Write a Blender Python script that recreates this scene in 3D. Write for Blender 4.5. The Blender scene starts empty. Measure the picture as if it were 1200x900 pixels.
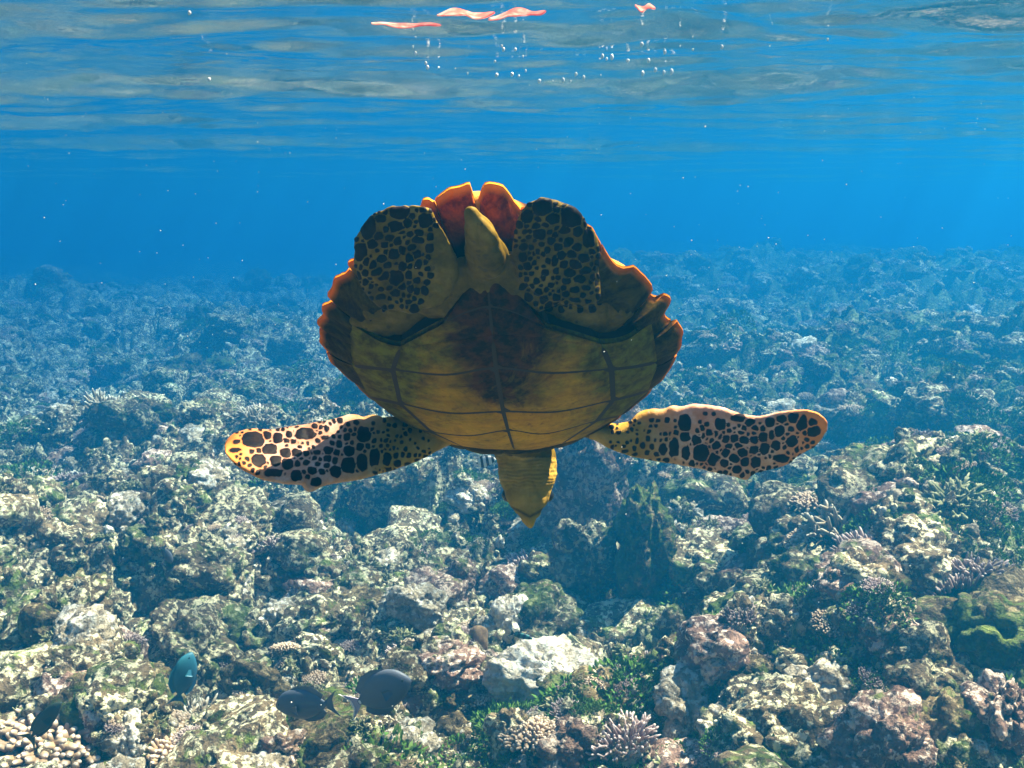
import bpy, bmesh, math, random
import numpy as np
from mathutils import Vector, Matrix, Euler

random.seed(7)
R = math.radians
S = bpy.context.scene
C = S.collection

# ------------------------------------------------------------------ camera, world, sun, exposure
PITCH = R(10.0)                       # camera looks slightly down
FPX = 1230.0                          # focal length in photograph pixels (1200 wide)
cd = bpy.data.cameras.new('camera')
cam = bpy.data.objects.new('camera', cd); C.objects.link(cam)
cam.location = (0, 0, 0)
cam.rotation_euler = (math.pi/2 - PITCH, 0, 0)
cd.sensor_width = 36.0; cd.lens = 36.0*FPX/1200.0
cd.clip_start = 0.02; cd.clip_end = 500
S.camera = cam

SUN_EL, SUN_AZ = R(58), R(66)         # azimuth measured from the view direction towards the right
sun_dir = Vector((math.sin(SUN_AZ)*math.cos(SUN_EL), math.cos(SUN_AZ)*math.cos(SUN_EL), math.sin(SUN_EL)))
w = bpy.data.worlds.new('World'); S.world = w; w.use_nodes = True
wn = w.node_tree.nodes; wl = w.node_tree.links
sky = wn.new('ShaderNodeTexSky'); sky.sky_type = 'NISHITA'; sky.sun_disc = False
sky.sun_elevation = SUN_EL; sky.sun_rotation = SUN_AZ
bg = wn['Background']; bg.inputs['Strength'].default_value = 0.05
wl.new(sky.outputs[0], bg.inputs[0])
sl = bpy.data.lights.new('sun', 'SUN'); sl.energy = 5.0; sl.angle = R(0.5); sl.color = (1.0, 0.80, 0.53)
so = bpy.data.objects.new('sun', sl); C.objects.link(so)
so.rotation_euler = sun_dir.to_track_quat('Z', 'Y').to_euler()
so.location = (4, 2, 8)

vs = S.view_settings
vs.view_transform = 'Standard'; vs.look = 'None'; vs.gamma = 1.0; vs.use_curve_mapping = False
vs.exposure = 2.95
S.display_settings.display_device = 'sRGB'
cy = S.cycles
cy.use_denoising = True
try:
    cy.denoiser = 'OPENIMAGEDENOISE'; cy.denoising_input_passes = 'RGB_ALBEDO_NORMAL'
except Exception:
    pass
cy.max_bounces = 6; cy.diffuse_bounces = 2; cy.glossy_bounces = 3; cy.transmission_bounces = 6
cy.volume_bounces = 2; cy.transparent_max_bounces = 12
cy.sample_clamp_indirect = 6.0
cy.caustics_reflective = False; cy.caustics_refractive = False
cy.use_adaptive_sampling = False

HAZE_DENSITY = 0.195
HAZE_COLOR = (0.004, 0.119, 0.270)
HAZE_ABSORB = (0.04, 0.22, 0.55)
SURF_Z = 0.47

# ------------------------------------------------------------------ helpers
def tag(o, label=None, cat=None, group=None, kind=None):
    if label: o['label'] = label
    if cat: o['category'] = cat
    if group: o['group'] = group
    if kind: o['kind'] = kind
    return o

def mesh_np(name, V, F, smooth=True, attrs=None):
    V = np.asarray(V, dtype=np.float32); F = np.asarray(F, dtype=np.int32)
    k = F.shape[1]
    me = bpy.data.meshes.new(name)
    me.vertices.add(len(V)); me.vertices.foreach_set('co', V.ravel())
    me.loops.add(F.size); me.loops.foreach_set('vertex_index', F.ravel())
    me.polygons.add(len(F)); me.polygons.foreach_set('loop_start', np.arange(0, F.size, k, dtype=np.int32))
    me.polygons.foreach_set('loop_total', np.full(len(F), k, dtype=np.int32))
    me.polygons.foreach_set('use_smooth', np.full(len(F), smooth, dtype=bool))
    me.update(calc_edges=True); me.validate()
    for n, a in (attrs or {}).items():
        at = me.attributes.new(n, 'FLOAT', 'POINT'); at.data.foreach_set('value', np.asarray(a, dtype=np.float32))
    return me

def link(name, me, mat=None, parent=None, loc=None, rot=None, scale=None):
    o = bpy.data.objects.new(name, me); C.objects.link(o)
    if mat is not None and me is not None and len(me.materials) == 0: me.materials.append(mat)
    if parent is not None: o.parent = parent
    if loc is not None: o.location = loc
    if rot is not None: o.rotation_euler = rot
    if scale is not None: o.scale = scale if hasattr(scale, '__len__') else (scale,)*3
    return o

def empty(name, loc=(0, 0, 0), rot=(0, 0, 0), scale=1.0):
    o = bpy.data.objects.new(name, None); C.objects.link(o)
    o.location = loc; o.rotation_euler = rot; o.scale = (scale,)*3; o.empty_display_size = 0.05
    return o

def merge(parts):
    """several (V,F) of one thing into one (V,F); F all with the same side count"""
    Vs, Fs, n = [], [], 0
    for V, F in parts:
        Vs.append(np.asarray(V)); Fs.append(np.asarray(F)+n); n += len(V)
    return np.concatenate(Vs), np.concatenate(Fs)

def grid_faces(nu, nv, closed_u=False):
    i = np.arange(nu if closed_u else nu-1)[:, None]; j = np.arange(nv-1)[None, :]
    i2 = (i+1) % nu
    a = i*nv+j; b = i2*nv+j; c = i2*nv+j+1; d = i*nv+j+1
    return np.stack([a+0*b, b+0*a, c, d], -1).reshape(-1, 4)

# ---- noise in numpy
def _h(ix, iy, iz, seed):
    n = (ix*374761393 + iy*668265263 + iz*2147483647 + seed*1274126177) & 0xFFFFFFFF
    n = ((n ^ (n >> 13))*1274126177) & 0xFFFFFFFF
    n = ((n ^ (n >> 16))*2246822519) & 0xFFFFFFFF
    return ((n ^ (n >> 15)) & 0xFFFFFF)/float(0xFFFFFF)

def vnoise(x, y, z=0.0, seed=0):
    x, y, z = np.broadcast_arrays(np.asarray(x, float), np.asarray(y, float), np.asarray(z, float))
    ix, iy, iz = np.floor(x).astype(np.int64), np.floor(y).astype(np.int64), np.floor(z).astype(np.int64)
    fx, fy, fz = x-ix, y-iy, z-iz
    fx, fy, fz = [f*f*f*(f*(f*6-15)+10) for f in (fx, fy, fz)]
    r = 0
    for dx in (0, 1):
        for dy in (0, 1):
            for dz in (0, 1):
                r = r + _h(ix+dx, iy+dy, iz+dz, seed)*(fx if dx else 1-fx)*(fy if dy else 1-fy)*(fz if dz else 1-fz)
    return r*2-1

def fbm(x, y, z=0.0, seed=0, oct=4, gain=0.5):
    r, a, f = 0, 1.0, 1.0
    for k in range(oct):
        r = r + a*vnoise(x*f, y*f, np.asarray(z)*f, seed+k*17); a *= gain; f *= 2.03
    return r

def domes(x, y, cell, seed, rmin=0.35, rmax=0.8, fill=0.85):
    """rounded heads piled on a plane: the tallest of the neighbouring random domes, 0..1"""
    u, v = x/cell, y/cell
    iu, iv = np.floor(u).astype(np.int64), np.floor(v).astype(np.int64)
    best = np.zeros_like(u)
    for dx in (-1, 0, 1):
        for dy in (-1, 0, 1):
            cx, cy_ = iu+dx, iv+dy
            px = cx+_h(cx, cy_, 0, seed); py = cy_+_h(cx, cy_, 1, seed)
            rad = rmin+(rmax-rmin)*_h(cx, cy_, 2, seed); hh = 0.35+0.65*_h(cx, cy_, 3, seed)
            on = _h(cx, cy_, 4, seed) < fill
            d2 = ((u-px)**2+(v-py)**2)/rad**2
            best = np.maximum(best, np.where(on, hh*rad/rmax*np.sqrt(np.clip(1-d2, 0, 1)), 0))
    return best

def gauss(x, y, cx, cy_, s):
    return np.exp(-((x-cx)**2+(y-cy_)**2)/(2*s*s))

def height(x, y, detail=4):
    x = np.asarray(x, float); y = np.asarray(y, float)
    wx = x+0.16*vnoise(x*1.7, y*1.7, 3.1, 5)+0.05*vnoise(x*6, y*6, 1.1, 6)
    wy = y+0.16*vnoise(x*1.7, y*1.7, 9.7, 7)+0.05*vnoise(x*6, y*6, 2.3, 8)
    h = -2.04+0.26*vnoise(x*.42, y*.42, 0, 1)+0.16*vnoise(x*.85, y*.85, 0, 2)
    h = h+0.03*np.clip(x, -5, 0)+0.10*np.clip(x, 0, 6)-0.018*np.clip(y-5, 0, 80)
    far = np.clip((y-6)/10, 0, 1)
    h = h+far*(0.22*vnoise(wx*.55, wy*.55, 7, 31))
    fd = np.clip((40-np.hypot(x, y))/16, 0, 1)
    h = h+0.24*gauss(x, y, 1.75, 3.05, 0.55)+0.22*gauss(x, y, 1.9, 4.6, 0.5)-0.28*gauss(x, y, 0.18, 3.95, 0.32)
    h = h+0.10*gauss(x, y, 0.15, 3.2, 0.3)+0.12*gauss(x, y, -1.35, 3.1, 0.4)-0.16*gauss(x, y, -1.6, 4.2, 0.35)
    h = h+fd*0.46*domes(wx, wy, 0.85, 11)
    h = h+fd*0.29*domes(wx+.3, wy, 0.40, 12)
    if detail > 2: h = h+fd*0.13*domes(wx, wy+.2, 0.19, 13, fill=.8)
    if detail > 3:
        h = h+fd*0.080*domes(wx, wy, 0.085, 14, fill=.75)
        h = h+0.040*domes(wx, wy, 0.042, 17, fill=.6)*(y < 9)
        h = h+0.022*vnoise(x*22, y*22, 0, 15)+0.014*vnoise(x*48, y*48, 0, 16)-0.05*np.clip(vnoise(x*9, y*9, 0, 18)-.2, 0, 1)
    return h

def hz(x, y):
    return float(height(np.array([x]), np.array([y]), 3)[0])

CP, SP = math.cos(PITCH), math.sin(PITCH)
def cam_pt(px, py, depth):
    """world point at a forward distance from the camera, along the sight line of a photograph pixel"""
    a = (np.asarray(px, float)-600)/FPX; b = -(np.asarray(py, float)-450)/FPX; d = np.asarray(depth, float)
    return np.stack(np.broadcast_arrays(a*d, d*(CP+b*SP), d*(b*CP-SP)), -1)

def ground_at(px, py):
    """x, y where the sight line of a photograph pixel meets the reef"""
    d = np.linspace(2.0, 40, 3000)
    P = cam_pt(px, py, d)
    under = P[:, 2] < height(P[:, 0], P[:, 1], 3)
    k = int(np.argmax(under))
    return P[k]

def to_px(P):
    P = np.asarray(P, float)
    f = P[:, 1]*CP-P[:, 2]*SP; u = P[:, 1]*SP+P[:, 2]*CP
    return 600+FPX*P[:, 0]/f, 450-FPX*u/f

# ------------------------------------------------------------------ materials
def new_mat(name):
    m = bpy.data.materials.new(name); m.use_nodes = True
    nt = m.node_tree; b = nt.nodes['Principled BSDF']
    return m, nt, b

def N(nt, t, **kw):
    n = nt.nodes.new(t)
    for k, v in kw.items():
        if k in n.inputs: n.inputs[k].default_value = v
        else: setattr(n, k, v)
    return n

def ramp(nt, src, stops, interp='LINEAR'):
    r = nt.nodes.new('ShaderNodeValToRGB'); r.color_ramp.interpolation = interp
    e = r.color_ramp.elements
    while len(e) < len(stops): e.new(0.5)
    for q, (p, c) in zip(e, stops):
        q.position = p; q.color = (c[0], c[1], c[2], 1) if hasattr(c, '__len__') else (c, c, c, 1)
    nt.links.new(src, r.inputs[0]); return r.outputs[0]

def mixc(nt, fac, a, b):
    m = nt.nodes.new('ShaderNodeMix'); m.data_type = 'RGBA'
    for i, v in ((0, fac), (6, a), (7, b)):
        if hasattr(v, 'default_value') or hasattr(v, 'is_linked'): nt.links.new(v, m.inputs[i])
        elif i == 0: m.inputs[0].default_value = v
        else: m.inputs[i].default_value = (*v, 1)
    return m.outputs[2]

def noise(nt, scale, detail=4, vec=None, rough=0.6, dist=0.0):
    n = N(nt, 'ShaderNodeTexNoise', Scale=scale, Detail=detail, Roughness=rough, Distortion=dist)
    if vec is not None: nt.links.new(vec, n.inputs['Vector'])
    return n.outputs[0]

def bump(nt, b, hgt, strength=0.4, dist=0.01, prev=None):
    bm = N(nt, 'ShaderNodeBump', Strength=strength, Distance=dist)
    nt.links.new(hgt, bm.inputs['Height'])
    if prev is not None: nt.links.new(prev, bm.inputs['Normal'])
    if b is not None: nt.links.new(bm.outputs[0], b.inputs['Normal'])
    return bm.outputs[0]

def reef_material(name, cols, algae=0.45, world=False, bumpk=1.0, vary=True):
    """old coral rock: blotches of pale, pinkish and brown crust, green turf in patches, pitted surface"""
    m, nt, b = new_mat(name)
    if world:
        vec = N(nt, 'ShaderNodeNewGeometry').outputs['Position']
    else:
        oi = N(nt, 'ShaderNodeObjectInfo')
        tc = N(nt, 'ShaderNodeTexCoord')
        add = N(nt, 'ShaderNodeVectorMath', operation='ADD')
        sc = N(nt, 'ShaderNodeVectorMath', operation='SCALE'); sc.inputs['Scale'].default_value = 37.0
        cmb = N(nt, 'ShaderNodeCombineXYZ')
        for k in range(3): nt.links.new(oi.outputs['Random'], cmb.inputs[k])
        nt.links.new(cmb.outputs[0], sc.inputs[0])
        geo = N(nt, 'ShaderNodeNewGeometry')
        nt.links.new(geo.outputs['Position'], add.inputs[0]); nt.links.new(sc.outputs[0], add.inputs[1])
        vec = add.outputs[0]
    n1 = noise(nt, 3.2, 6, vec, .65)
    n2 = noise(nt, 11.0, 5, vec, .7, .4)
    n3 = noise(nt, 42.0, 3, vec, .6)
    pit = ramp(nt, noise(nt, 26.0, 4, vec, .7), [(0.36, 0.85), (0.46, 0)])
    base = ramp(nt, n1, [(0.30, cols[0]), (0.46, cols[1]), (0.56, cols[2]), (0.70, cols[3])])
    speck = ramp(nt, n2, [(0.34, cols[0]), (0.50, cols[1]), (0.66, cols[2])])
    c1 = mixc(nt, 0.55, base, speck)
    pz = N(nt, 'ShaderNodeMath', operation='MULTIPLY_ADD'); nt.links.new(noise(nt, 8.0, 4, vec, .6), pz.inputs[0]); pz.inputs[1].default_value = 0.6; nt.links.new(n3, pz.inputs[2])
    pale = ramp(nt, pz.outputs[0], [(0.80, 0), (0.89, 0.92)])
    c2 = mixc(nt, pale, c1, cols[4])
    c2 = mixc(nt, pit, c2, cols[0])
    ga = noise(nt, 2.1, 5, vec, .7)
    gb = noise(nt, 17.0, 4, vec, .7)
    am = N(nt, 'ShaderNodeMath', operation='MULTIPLY_ADD'); nt.links.new(gb, am.inputs[0]); am.inputs[1].default_value = 0.55
    nt.links.new(ga, am.inputs[2])
    if world:
        sx = N(nt, 'ShaderNodeSeparateXYZ'); nt.links.new(vec, sx.inputs[0])
        mp = N(nt, 'ShaderNodeMapRange'); nt.links.new(sx.outputs[0], mp.inputs[0])
        for i_, v_ in ((1, -1.2), (2, 1.6), (3, -0.10), (4, 0.10)): mp.inputs[i_].default_value = v_
        aw = N(nt, 'ShaderNodeMath', operation='ADD'); nt.links.new(am.outputs[0], aw.inputs[0]); nt.links.new(mp.outputs[0], aw.inputs[1]); am = aw
    gm = ramp(nt, am.outputs[0], [(1.03-algae, 0), (1.12-algae, 0.7)])
    gcol = ramp(nt, gb, [(0.35, (0.022, 0.050, 0.008)), (0.55, (0.075, 0.14, 0.016)), (0.75, (0.20, 0.25, 0.03))])
    c3 = mixc(nt, gm, c2, gcol)
    if vary and not world:
        hs = N(nt, 'ShaderNodeHueSaturation', Saturation=1.0)
        v = N(nt, 'ShaderNodeMapRange'); nt.links.new(oi.outputs['Random'], v.inputs[0])
        v.inputs[3].default_value = 0.62; v.inputs[4].default_value = 1.3
        nt.links.new(v.outputs[0], hs.inputs['Value']); nt.links.new(c3, hs.inputs['Color']); c3 = hs.outputs[0]
    nt.links.new(c3, b.inputs['Base Color'])
    b.inputs['Roughness'].default_value = 0.85
    b.inputs['Specular IOR Level'].default_value = 0.12
    vo = N(nt, 'ShaderNodeTexVoronoi', Scale=34.0); nt.links.new(vec, vo.inputs['Vector'])
    p = bump(nt, None, n2, 1.0*bumpk, 0.05)
    p = bump(nt, None, vo.outputs['Distance'], 0.9*bumpk, 0.02, p)
    p = bump(nt, b, noise(nt, 80.0, 4, vec, .7), 1.0*bumpk, 0.010, p)
    return m

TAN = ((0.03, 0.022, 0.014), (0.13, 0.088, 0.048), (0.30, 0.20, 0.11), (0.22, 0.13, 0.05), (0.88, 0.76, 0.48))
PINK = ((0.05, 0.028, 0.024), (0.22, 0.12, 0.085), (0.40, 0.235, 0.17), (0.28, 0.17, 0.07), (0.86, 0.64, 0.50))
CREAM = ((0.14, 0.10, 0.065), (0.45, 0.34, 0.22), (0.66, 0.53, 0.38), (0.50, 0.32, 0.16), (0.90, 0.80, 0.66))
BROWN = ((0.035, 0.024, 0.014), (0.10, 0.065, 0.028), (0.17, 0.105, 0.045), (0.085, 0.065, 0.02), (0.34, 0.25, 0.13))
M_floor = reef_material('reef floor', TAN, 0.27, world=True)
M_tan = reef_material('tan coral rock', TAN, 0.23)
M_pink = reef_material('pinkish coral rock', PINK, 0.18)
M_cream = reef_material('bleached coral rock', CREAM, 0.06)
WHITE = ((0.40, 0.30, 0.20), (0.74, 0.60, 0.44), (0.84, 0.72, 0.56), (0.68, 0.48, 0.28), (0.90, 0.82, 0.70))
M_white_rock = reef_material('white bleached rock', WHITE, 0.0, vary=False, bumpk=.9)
M_brown = reef_material('brown coral rock', BROWN, 0.26)

def plain_coral(name, lo, hi, tip, scale=30, rough=0.8):
    m, nt, b = new_mat(name)
    oi = N(nt, 'ShaderNodeObjectInfo'); geo = N(nt, 'ShaderNodeNewGeometry')
    n1 = noise(nt, scale, 4, geo.outputs['Position'])
    c = ramp(nt, n1, [(0.35, lo), (0.65, hi)])
    at = N(nt, 'ShaderNodeAttribute'); at.attribute_name = 'tip'
    c = mixc(nt, at.outputs['Fac'], c, tip)
    hs = N(nt, 'ShaderNodeHueSaturation')
    v = N(nt, 'ShaderNodeMapRange'); nt.links.new(oi.outputs['Random'], v.inputs[0]); v.inputs[3].default_value = .7; v.inputs[4].default_value = 1.2
    nt.links.new(v.outputs[0], hs.inputs['Value']); nt.links.new(c, hs.inputs['Color'])
    nt.links.new(hs.outputs[0], b.inputs['Base Color']); b.inputs['Roughness'].default_value = rough
    b.inputs['Specular IOR Level'].default_value = 0.15
    bump(nt, b, noise(nt, 140, 3, geo.outputs['Position']), .5, .004)
    return m
M_branch = plain_coral('tan branching coral', (0.20, 0.13, 0.07), (0.36, 0.25, 0.14), (0.80, 0.70, 0.55))
M_mauve = plain_coral('mauve bushy coral', (0.15, 0.085, 0.08), (0.32, 0.20, 0.17), (0.74, 0.58, 0.52))
M_yell = plain_coral('yellowish finger coral', (0.18, 0.10, 0.05), (0.40, 0.25, 0.13), (0.72, 0.54, 0.40))
M_olive = plain_coral('olive branching coral', (0.09, 0.10, 0.035), (0.20, 0.19, 0.07), (0.50, 0.46, 0.26))
M_brain = plain_coral('lilac brain coral', (0.20, 0.15, 0.20), (0.33, 0.26, 0.32), (0.62, 0.55, 0.58))
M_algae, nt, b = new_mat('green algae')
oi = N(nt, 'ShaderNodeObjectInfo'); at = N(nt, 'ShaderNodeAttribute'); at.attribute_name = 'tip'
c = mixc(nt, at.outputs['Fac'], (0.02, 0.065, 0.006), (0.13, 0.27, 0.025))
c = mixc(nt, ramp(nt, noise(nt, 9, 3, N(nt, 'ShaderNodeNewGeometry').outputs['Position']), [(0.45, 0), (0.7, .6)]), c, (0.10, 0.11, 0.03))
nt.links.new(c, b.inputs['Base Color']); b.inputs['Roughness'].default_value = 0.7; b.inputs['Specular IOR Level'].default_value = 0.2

# ------------------------------------------------------------------ the setting: reef floor, water surface
def polar_sheet(az_dense, n_dense, n_coarse, r0, r1, nr, zf):
    a = np.concatenate([np.linspace(-az_dense, az_dense, n_dense, endpoint=False),
                        np.linspace(az_dense, 2*math.pi-az_dense, n_coarse, endpoint=False)])
    if nr > 600:
        r = np.exp(np.concatenate([np.linspace(math.log(r0), math.log(2.3), 20, endpoint=False),
                                   np.linspace(math.log(2.3), math.log(9), nr-180, endpoint=False), np.linspace(math.log(9), math.log(r1), 160)]))
    else:
        r = np.exp(np.linspace(math.log(r0), math.log(r1), nr))
    A, RR = np.meshgrid(a, r, indexing='ij')
    x, y = RR*np.sin(A), RR*np.cos(A)
    z = zf(x, y)
    V = np.stack([x, y, z], -1).reshape(-1, 3)
    F = grid_faces(len(a), nr, closed_u=True)  # normals up
    n = len(V)
    return V, F

rr_inner = 1.5
V, F = polar_sheet(R(42), 900, 120, rr_inner, 62.0, 660, lambda x, y: height(x, y, 4))
# the disc under the camera
cidx = np.arange(1020)*660
me = mesh_np('reef_floor', V, F)
bm = bmesh.new(); bm.from_mesh(me); bm.verts.ensure_lookup_table()
bmesh.ops.contextual_create(bm, geom=[bm.verts[int(i)] for i in cidx])
bm.to_mesh(me); bm.free()
floor = link('reef_floor', me, M_floor)
tag(floor, 'lumpy reef floor of coral rock and rubble under the water', 'reef', kind='structure')

def waves(x, y):
    rs = np.random.RandomState(4)
    z = np.zeros_like(x)
    wx = x+0.25*vnoise(x*.8, y*.8, 5, 71); wy = y+0.25*vnoise(x*.8, y*.8, 8, 72)
    for k in range(34):
        lam = 2.4*(0.88**k)+0.10
        th = R(90)+rs.normal(0, 0.36)
        amp = 0.0035*lam**0.95*(0.6+0.8*rs.rand())
        ph = rs.rand()*6.28
        z = z+amp*np.sin((wx*math.cos(th)+wy*math.sin(th))*6.283/lam+ph)
    pm = np.clip(.5+1.1*vnoise(x*.32, y*.75, 2, 73), 0, 1); z = z*(0.30+1.05*pm*pm*(3-2*pm))
    return SURF_Z+z+0.007*fbm(x*1.6, y*2.6, 1, 74, 4)
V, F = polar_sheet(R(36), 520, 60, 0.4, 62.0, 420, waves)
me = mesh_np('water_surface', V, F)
mw, nt, b = new_mat('water surface seen from below')
nt.nodes.remove(b)
out = nt.nodes['Material Output']
tr = N(nt, 'ShaderNodeBsdfTransparent'); gl = N(nt, 'ShaderNodeBsdfGlossy', Roughness=0.015)
tr.inputs[0].default_value = (1, 1, 1, 1); gl.inputs[0].default_value = (1, 1, 1, 1)
fr = N(nt, 'ShaderNodeFresnel', IOR=1.33)
geo = N(nt, 'ShaderNodeNewGeometry')
nb = bump(nt, None, noise(nt, 9.0, 5, geo.outputs['Position'], .6, .5), 0.08, 0.05)
nt.links.new(nb, gl.inputs['Normal']); nt.links.new(nb, fr.inputs['Normal'])
# painted caustics: clearer lines and dimmer cells in the transparency dapple the sunlight below
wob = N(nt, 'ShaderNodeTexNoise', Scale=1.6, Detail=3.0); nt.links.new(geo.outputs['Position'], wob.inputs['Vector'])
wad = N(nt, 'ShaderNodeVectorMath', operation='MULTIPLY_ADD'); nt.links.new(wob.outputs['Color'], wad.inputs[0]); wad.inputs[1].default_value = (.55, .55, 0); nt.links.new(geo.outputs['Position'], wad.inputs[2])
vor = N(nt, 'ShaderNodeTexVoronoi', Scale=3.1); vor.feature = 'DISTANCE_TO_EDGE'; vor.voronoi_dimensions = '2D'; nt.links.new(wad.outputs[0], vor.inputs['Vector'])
caustic_net = ramp(nt, vor.outputs['Distance'], [(0.0, 1.0), (0.09, 0.86), (0.28, 0.52), (0.6, 0.42)])
nt.links.new(caustic_net, tr.inputs[0])
mx = N(nt, 'ShaderNodeMixShader')
nt.links.new(fr.outputs[0], mx.inputs[0]); nt.links.new(tr.outputs[0], mx.inputs[1]); nt.links.new(gl.outputs[0], mx.inputs[2])
nt.links.new(mx.outputs[0], out.inputs['Surface'])
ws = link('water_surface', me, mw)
tag(ws, 'rippled underside of the sea surface reflecting the reef', 'water', kind='structure')

# ------------------------------------------------------------------ coral shapes (mesh data shared by the copies)
def ico(sub):
    bm = bmesh.new(); bmesh.ops.create_icosphere(bm, subdivisions=sub, radius=1.0)
    V = np.array([v.co[:] for v in bm.verts]); F = np.array([[v.index for v in f.verts] for f in bm.faces]); bm.free()
    return V, F

ICO5, ICO4, ICO3, ICO2 = ico(5), ico(4), ico(3), ico(2)

def rock_shape(seed, sub=ICO4, lumps=26, lump=0.30, flat=0.75, rough=0.05, pits=0.0, squash=None):
    rs = np.random.RandomState(seed)
    V, F = sub; D = V.copy()
    P = V*(1+0.30*vnoise(V[:, 0]*1.1, V[:, 1]*1.1, V[:, 2]*1.1+seed, seed)[:, None])
    sd = rs.normal(size=(lumps, 3)); sd /= np.linalg.norm(sd, axis=1)[:, None]
    rad = np.where(np.arange(lumps) < lumps*.3, rs.uniform(0.3, 0.6, lumps), rs.uniform(0.10, 0.28, lumps))
    W = D+0.12*np.stack([vnoise(D[:, 0]*3, D[:, 1]*3, D[:, 2]*3+k, seed+k) for k in range(3)], -1)
    d = np.linalg.norm(W[:, None, :]-sd[None], axis=2)
    big = np.arange(lumps) < lumps*.3
    dd = np.sqrt(np.clip(1-(d/rad)**2, 0, 1))*rad/0.5
    dome = dd[:, big].max(1)+.8*dd[:, ~big].max(1) if lumps > 8 else dd.max(1)
    n = vnoise(D[:, 0]*7, D[:, 1]*7, D[:, 2]*7, seed+3)*rough+vnoise(D[:, 0]*16, D[:, 1]*16, D[:, 2]*16, seed+5)*rough*.6
    n = n+rough*.9*(1-2*np.abs(vnoise(D[:, 0]*10, D[:, 1]*10, D[:, 2]*10, seed+21)))+rough*.5*vnoise(D[:, 0]*26, D[:, 1]*26, D[:, 2]*26, seed+22)
    r = 0.78+lump*dome+n
    if pits:
        r = r-pits*np.clip(vnoise(D[:, 0]*4, D[:, 1]*4, D[:, 2]*4, seed+9)-0.25, 0, 1)
    P = P*r[:, None]
    P[:, 2] *= flat
    if squash is not None: P *= np.asarray(squash)
    return P, F

def tube_chain(pts, rad, sides=6):
    """tapered tube along points with a rounded end"""
    pts = np.asarray(pts, float); rad = np.asarray(rad, float)
    V = []
    for i, p in enumerate(pts):
        t = pts[min(i+1, len(pts)-1)]-pts[max(i-1, 0)]; t = t/(np.linalg.norm(t)+1e-9)
        u = np.cross(t, [0.3, 0.9, 0.2]); u /= np.linalg.norm(u)+1e-9; v = np.cross(t, u)
        a = np.arange(sides)*2*math.pi/sides
        V.append(p+rad[i]*(np.cos(a)[:, None]*u+np.sin(a)[:, None]*v))
    V = np.concatenate(V)
    n = len(pts)
    F = []
    for i in range(n-1):
        for j in range(sides):
            F.append([i*sides+j, i*sides+(j+1) % sides, (i+1)*sides+(j+1) % sides, (i+1)*sides+j])
    return V, np.array(F)

def finger_coral(seed, n=110, spread=1.0, length=0.42, rad=0.055, dome_h=0.45, rnd=.25, up=0.6, branch=0):
    """a cushion of stubby upright fingers on a low dome, paler at the tips"""
    rs = np.random.RandomState(seed); parts = []; tip = []
    V, F = ICO3
    B = V*np.array([0.86*spread, 0.86*spread, dome_h]); B = B*(1+0.08*vnoise(V[:, 0]*3, V[:, 1]*3, V[:, 2]*3, seed))[:, None]
    Fq = np.concatenate([F, F[:, :1]], 1)
    parts.append((B, Fq)); tip.append(np.zeros(len(B)))
    ga = math.pi*(3-math.sqrt(5))
    for k in range(n):
        rr = math.sqrt((k+.5)/n); a = k*ga+rs.normal(0, .12)
        x, y = rr*math.cos(a)*spread*.95, rr*math.sin(a)*spread*.95
        z = dome_h*math.sqrt(max(0.0, 1-min(1, (rr*.95)**2)))
        nrm = np.array([x*up*1.4, y*up*1.4, 1-0.55*rr]); nrm /= np.linalg.norm(nrm)
        nrm = nrm+rs.normal(0, rnd, 3); nrm /= np.linalg.norm(nrm)
        L = length*rs.uniform(.6, 1.15); p = np.array([x, y, z])-nrm*.08
        bend = rs.normal(0, .12, 3)
        pts = [p+nrm*L*t+bend*L*t*t for t in (0, .35, .7, .93, 1.0)]
        r0 = rad*rs.uniform(.75, 1.3)
        tv, tf = tube_chain(pts, r0*np.array([1.15, 1.0, .85, .6, .12]), 6)
        parts.append((tv, tf)); tip.append(np.repeat([0, .05, .25, .8, 1.0], 6))
        for q in range(branch):
            t0 = rs.uniform(.35, .7); p2 = p+nrm*L*t0
            d2 = nrm*.7+rs.normal(0, .6, 3); d2 /= np.linalg.norm(d2); L2 = L*rs.uniform(.3, .5)
            tv, tf = tube_chain([p2+d2*L2*t for t in (0, .5, .9, 1)], r0*np.array([.8, .7, .5, .1]), 5)
            parts.append((tv, tf)); tip.append(np.repeat([0, .2, .7, 1.0], 5))
    V, F = merge(parts)
    return V, F, np.concatenate(tip)

def algae_shape(seed, n=420, leaf=0.11):
    rs = np.random.RandomState(seed)
    Vb, Fb = rock_shape(seed, ICO2, 10, .3, .6, .04)
    parts = [(Vb*.82, np.concatenate([Fb, Fb[:, :1]], 1))]; tip = [np.zeros(len(Vb))]
    for k in range(n):
        d = rs.normal(size=3); d[2] = abs(d[2])*1.1-.15; d /= np.linalg.norm(d)
        base = d*np.array([.8, .8, .55])*(1+.25*vnoise(d[0]*2, d[1]*2, d[2]*2, seed))
        g = d+rs.normal(0, .5, 3)+np.array([0, 0, .3]); g /= np.linalg.norm(g)
        s = np.cross(g, rs.normal(size=3)); s /= np.linalg.norm(s); L = leaf*rs.uniform(.7, 1.9); wv = leaf*rs.uniform(.4, .9)
        c1 = base+g*L*.6; 
        q = np.array([base, c1+s*wv*.5, base+g*L+rs.normal(0, .02, 3), c1-s*wv*.5])
        parts.append((q, np.array([[0, 1, 2, 3]]))); tip.append(np.array([0, .5, 1, .5]))
    V, F = merge(parts)
    return V, F, np.concatenate(tip)

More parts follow.
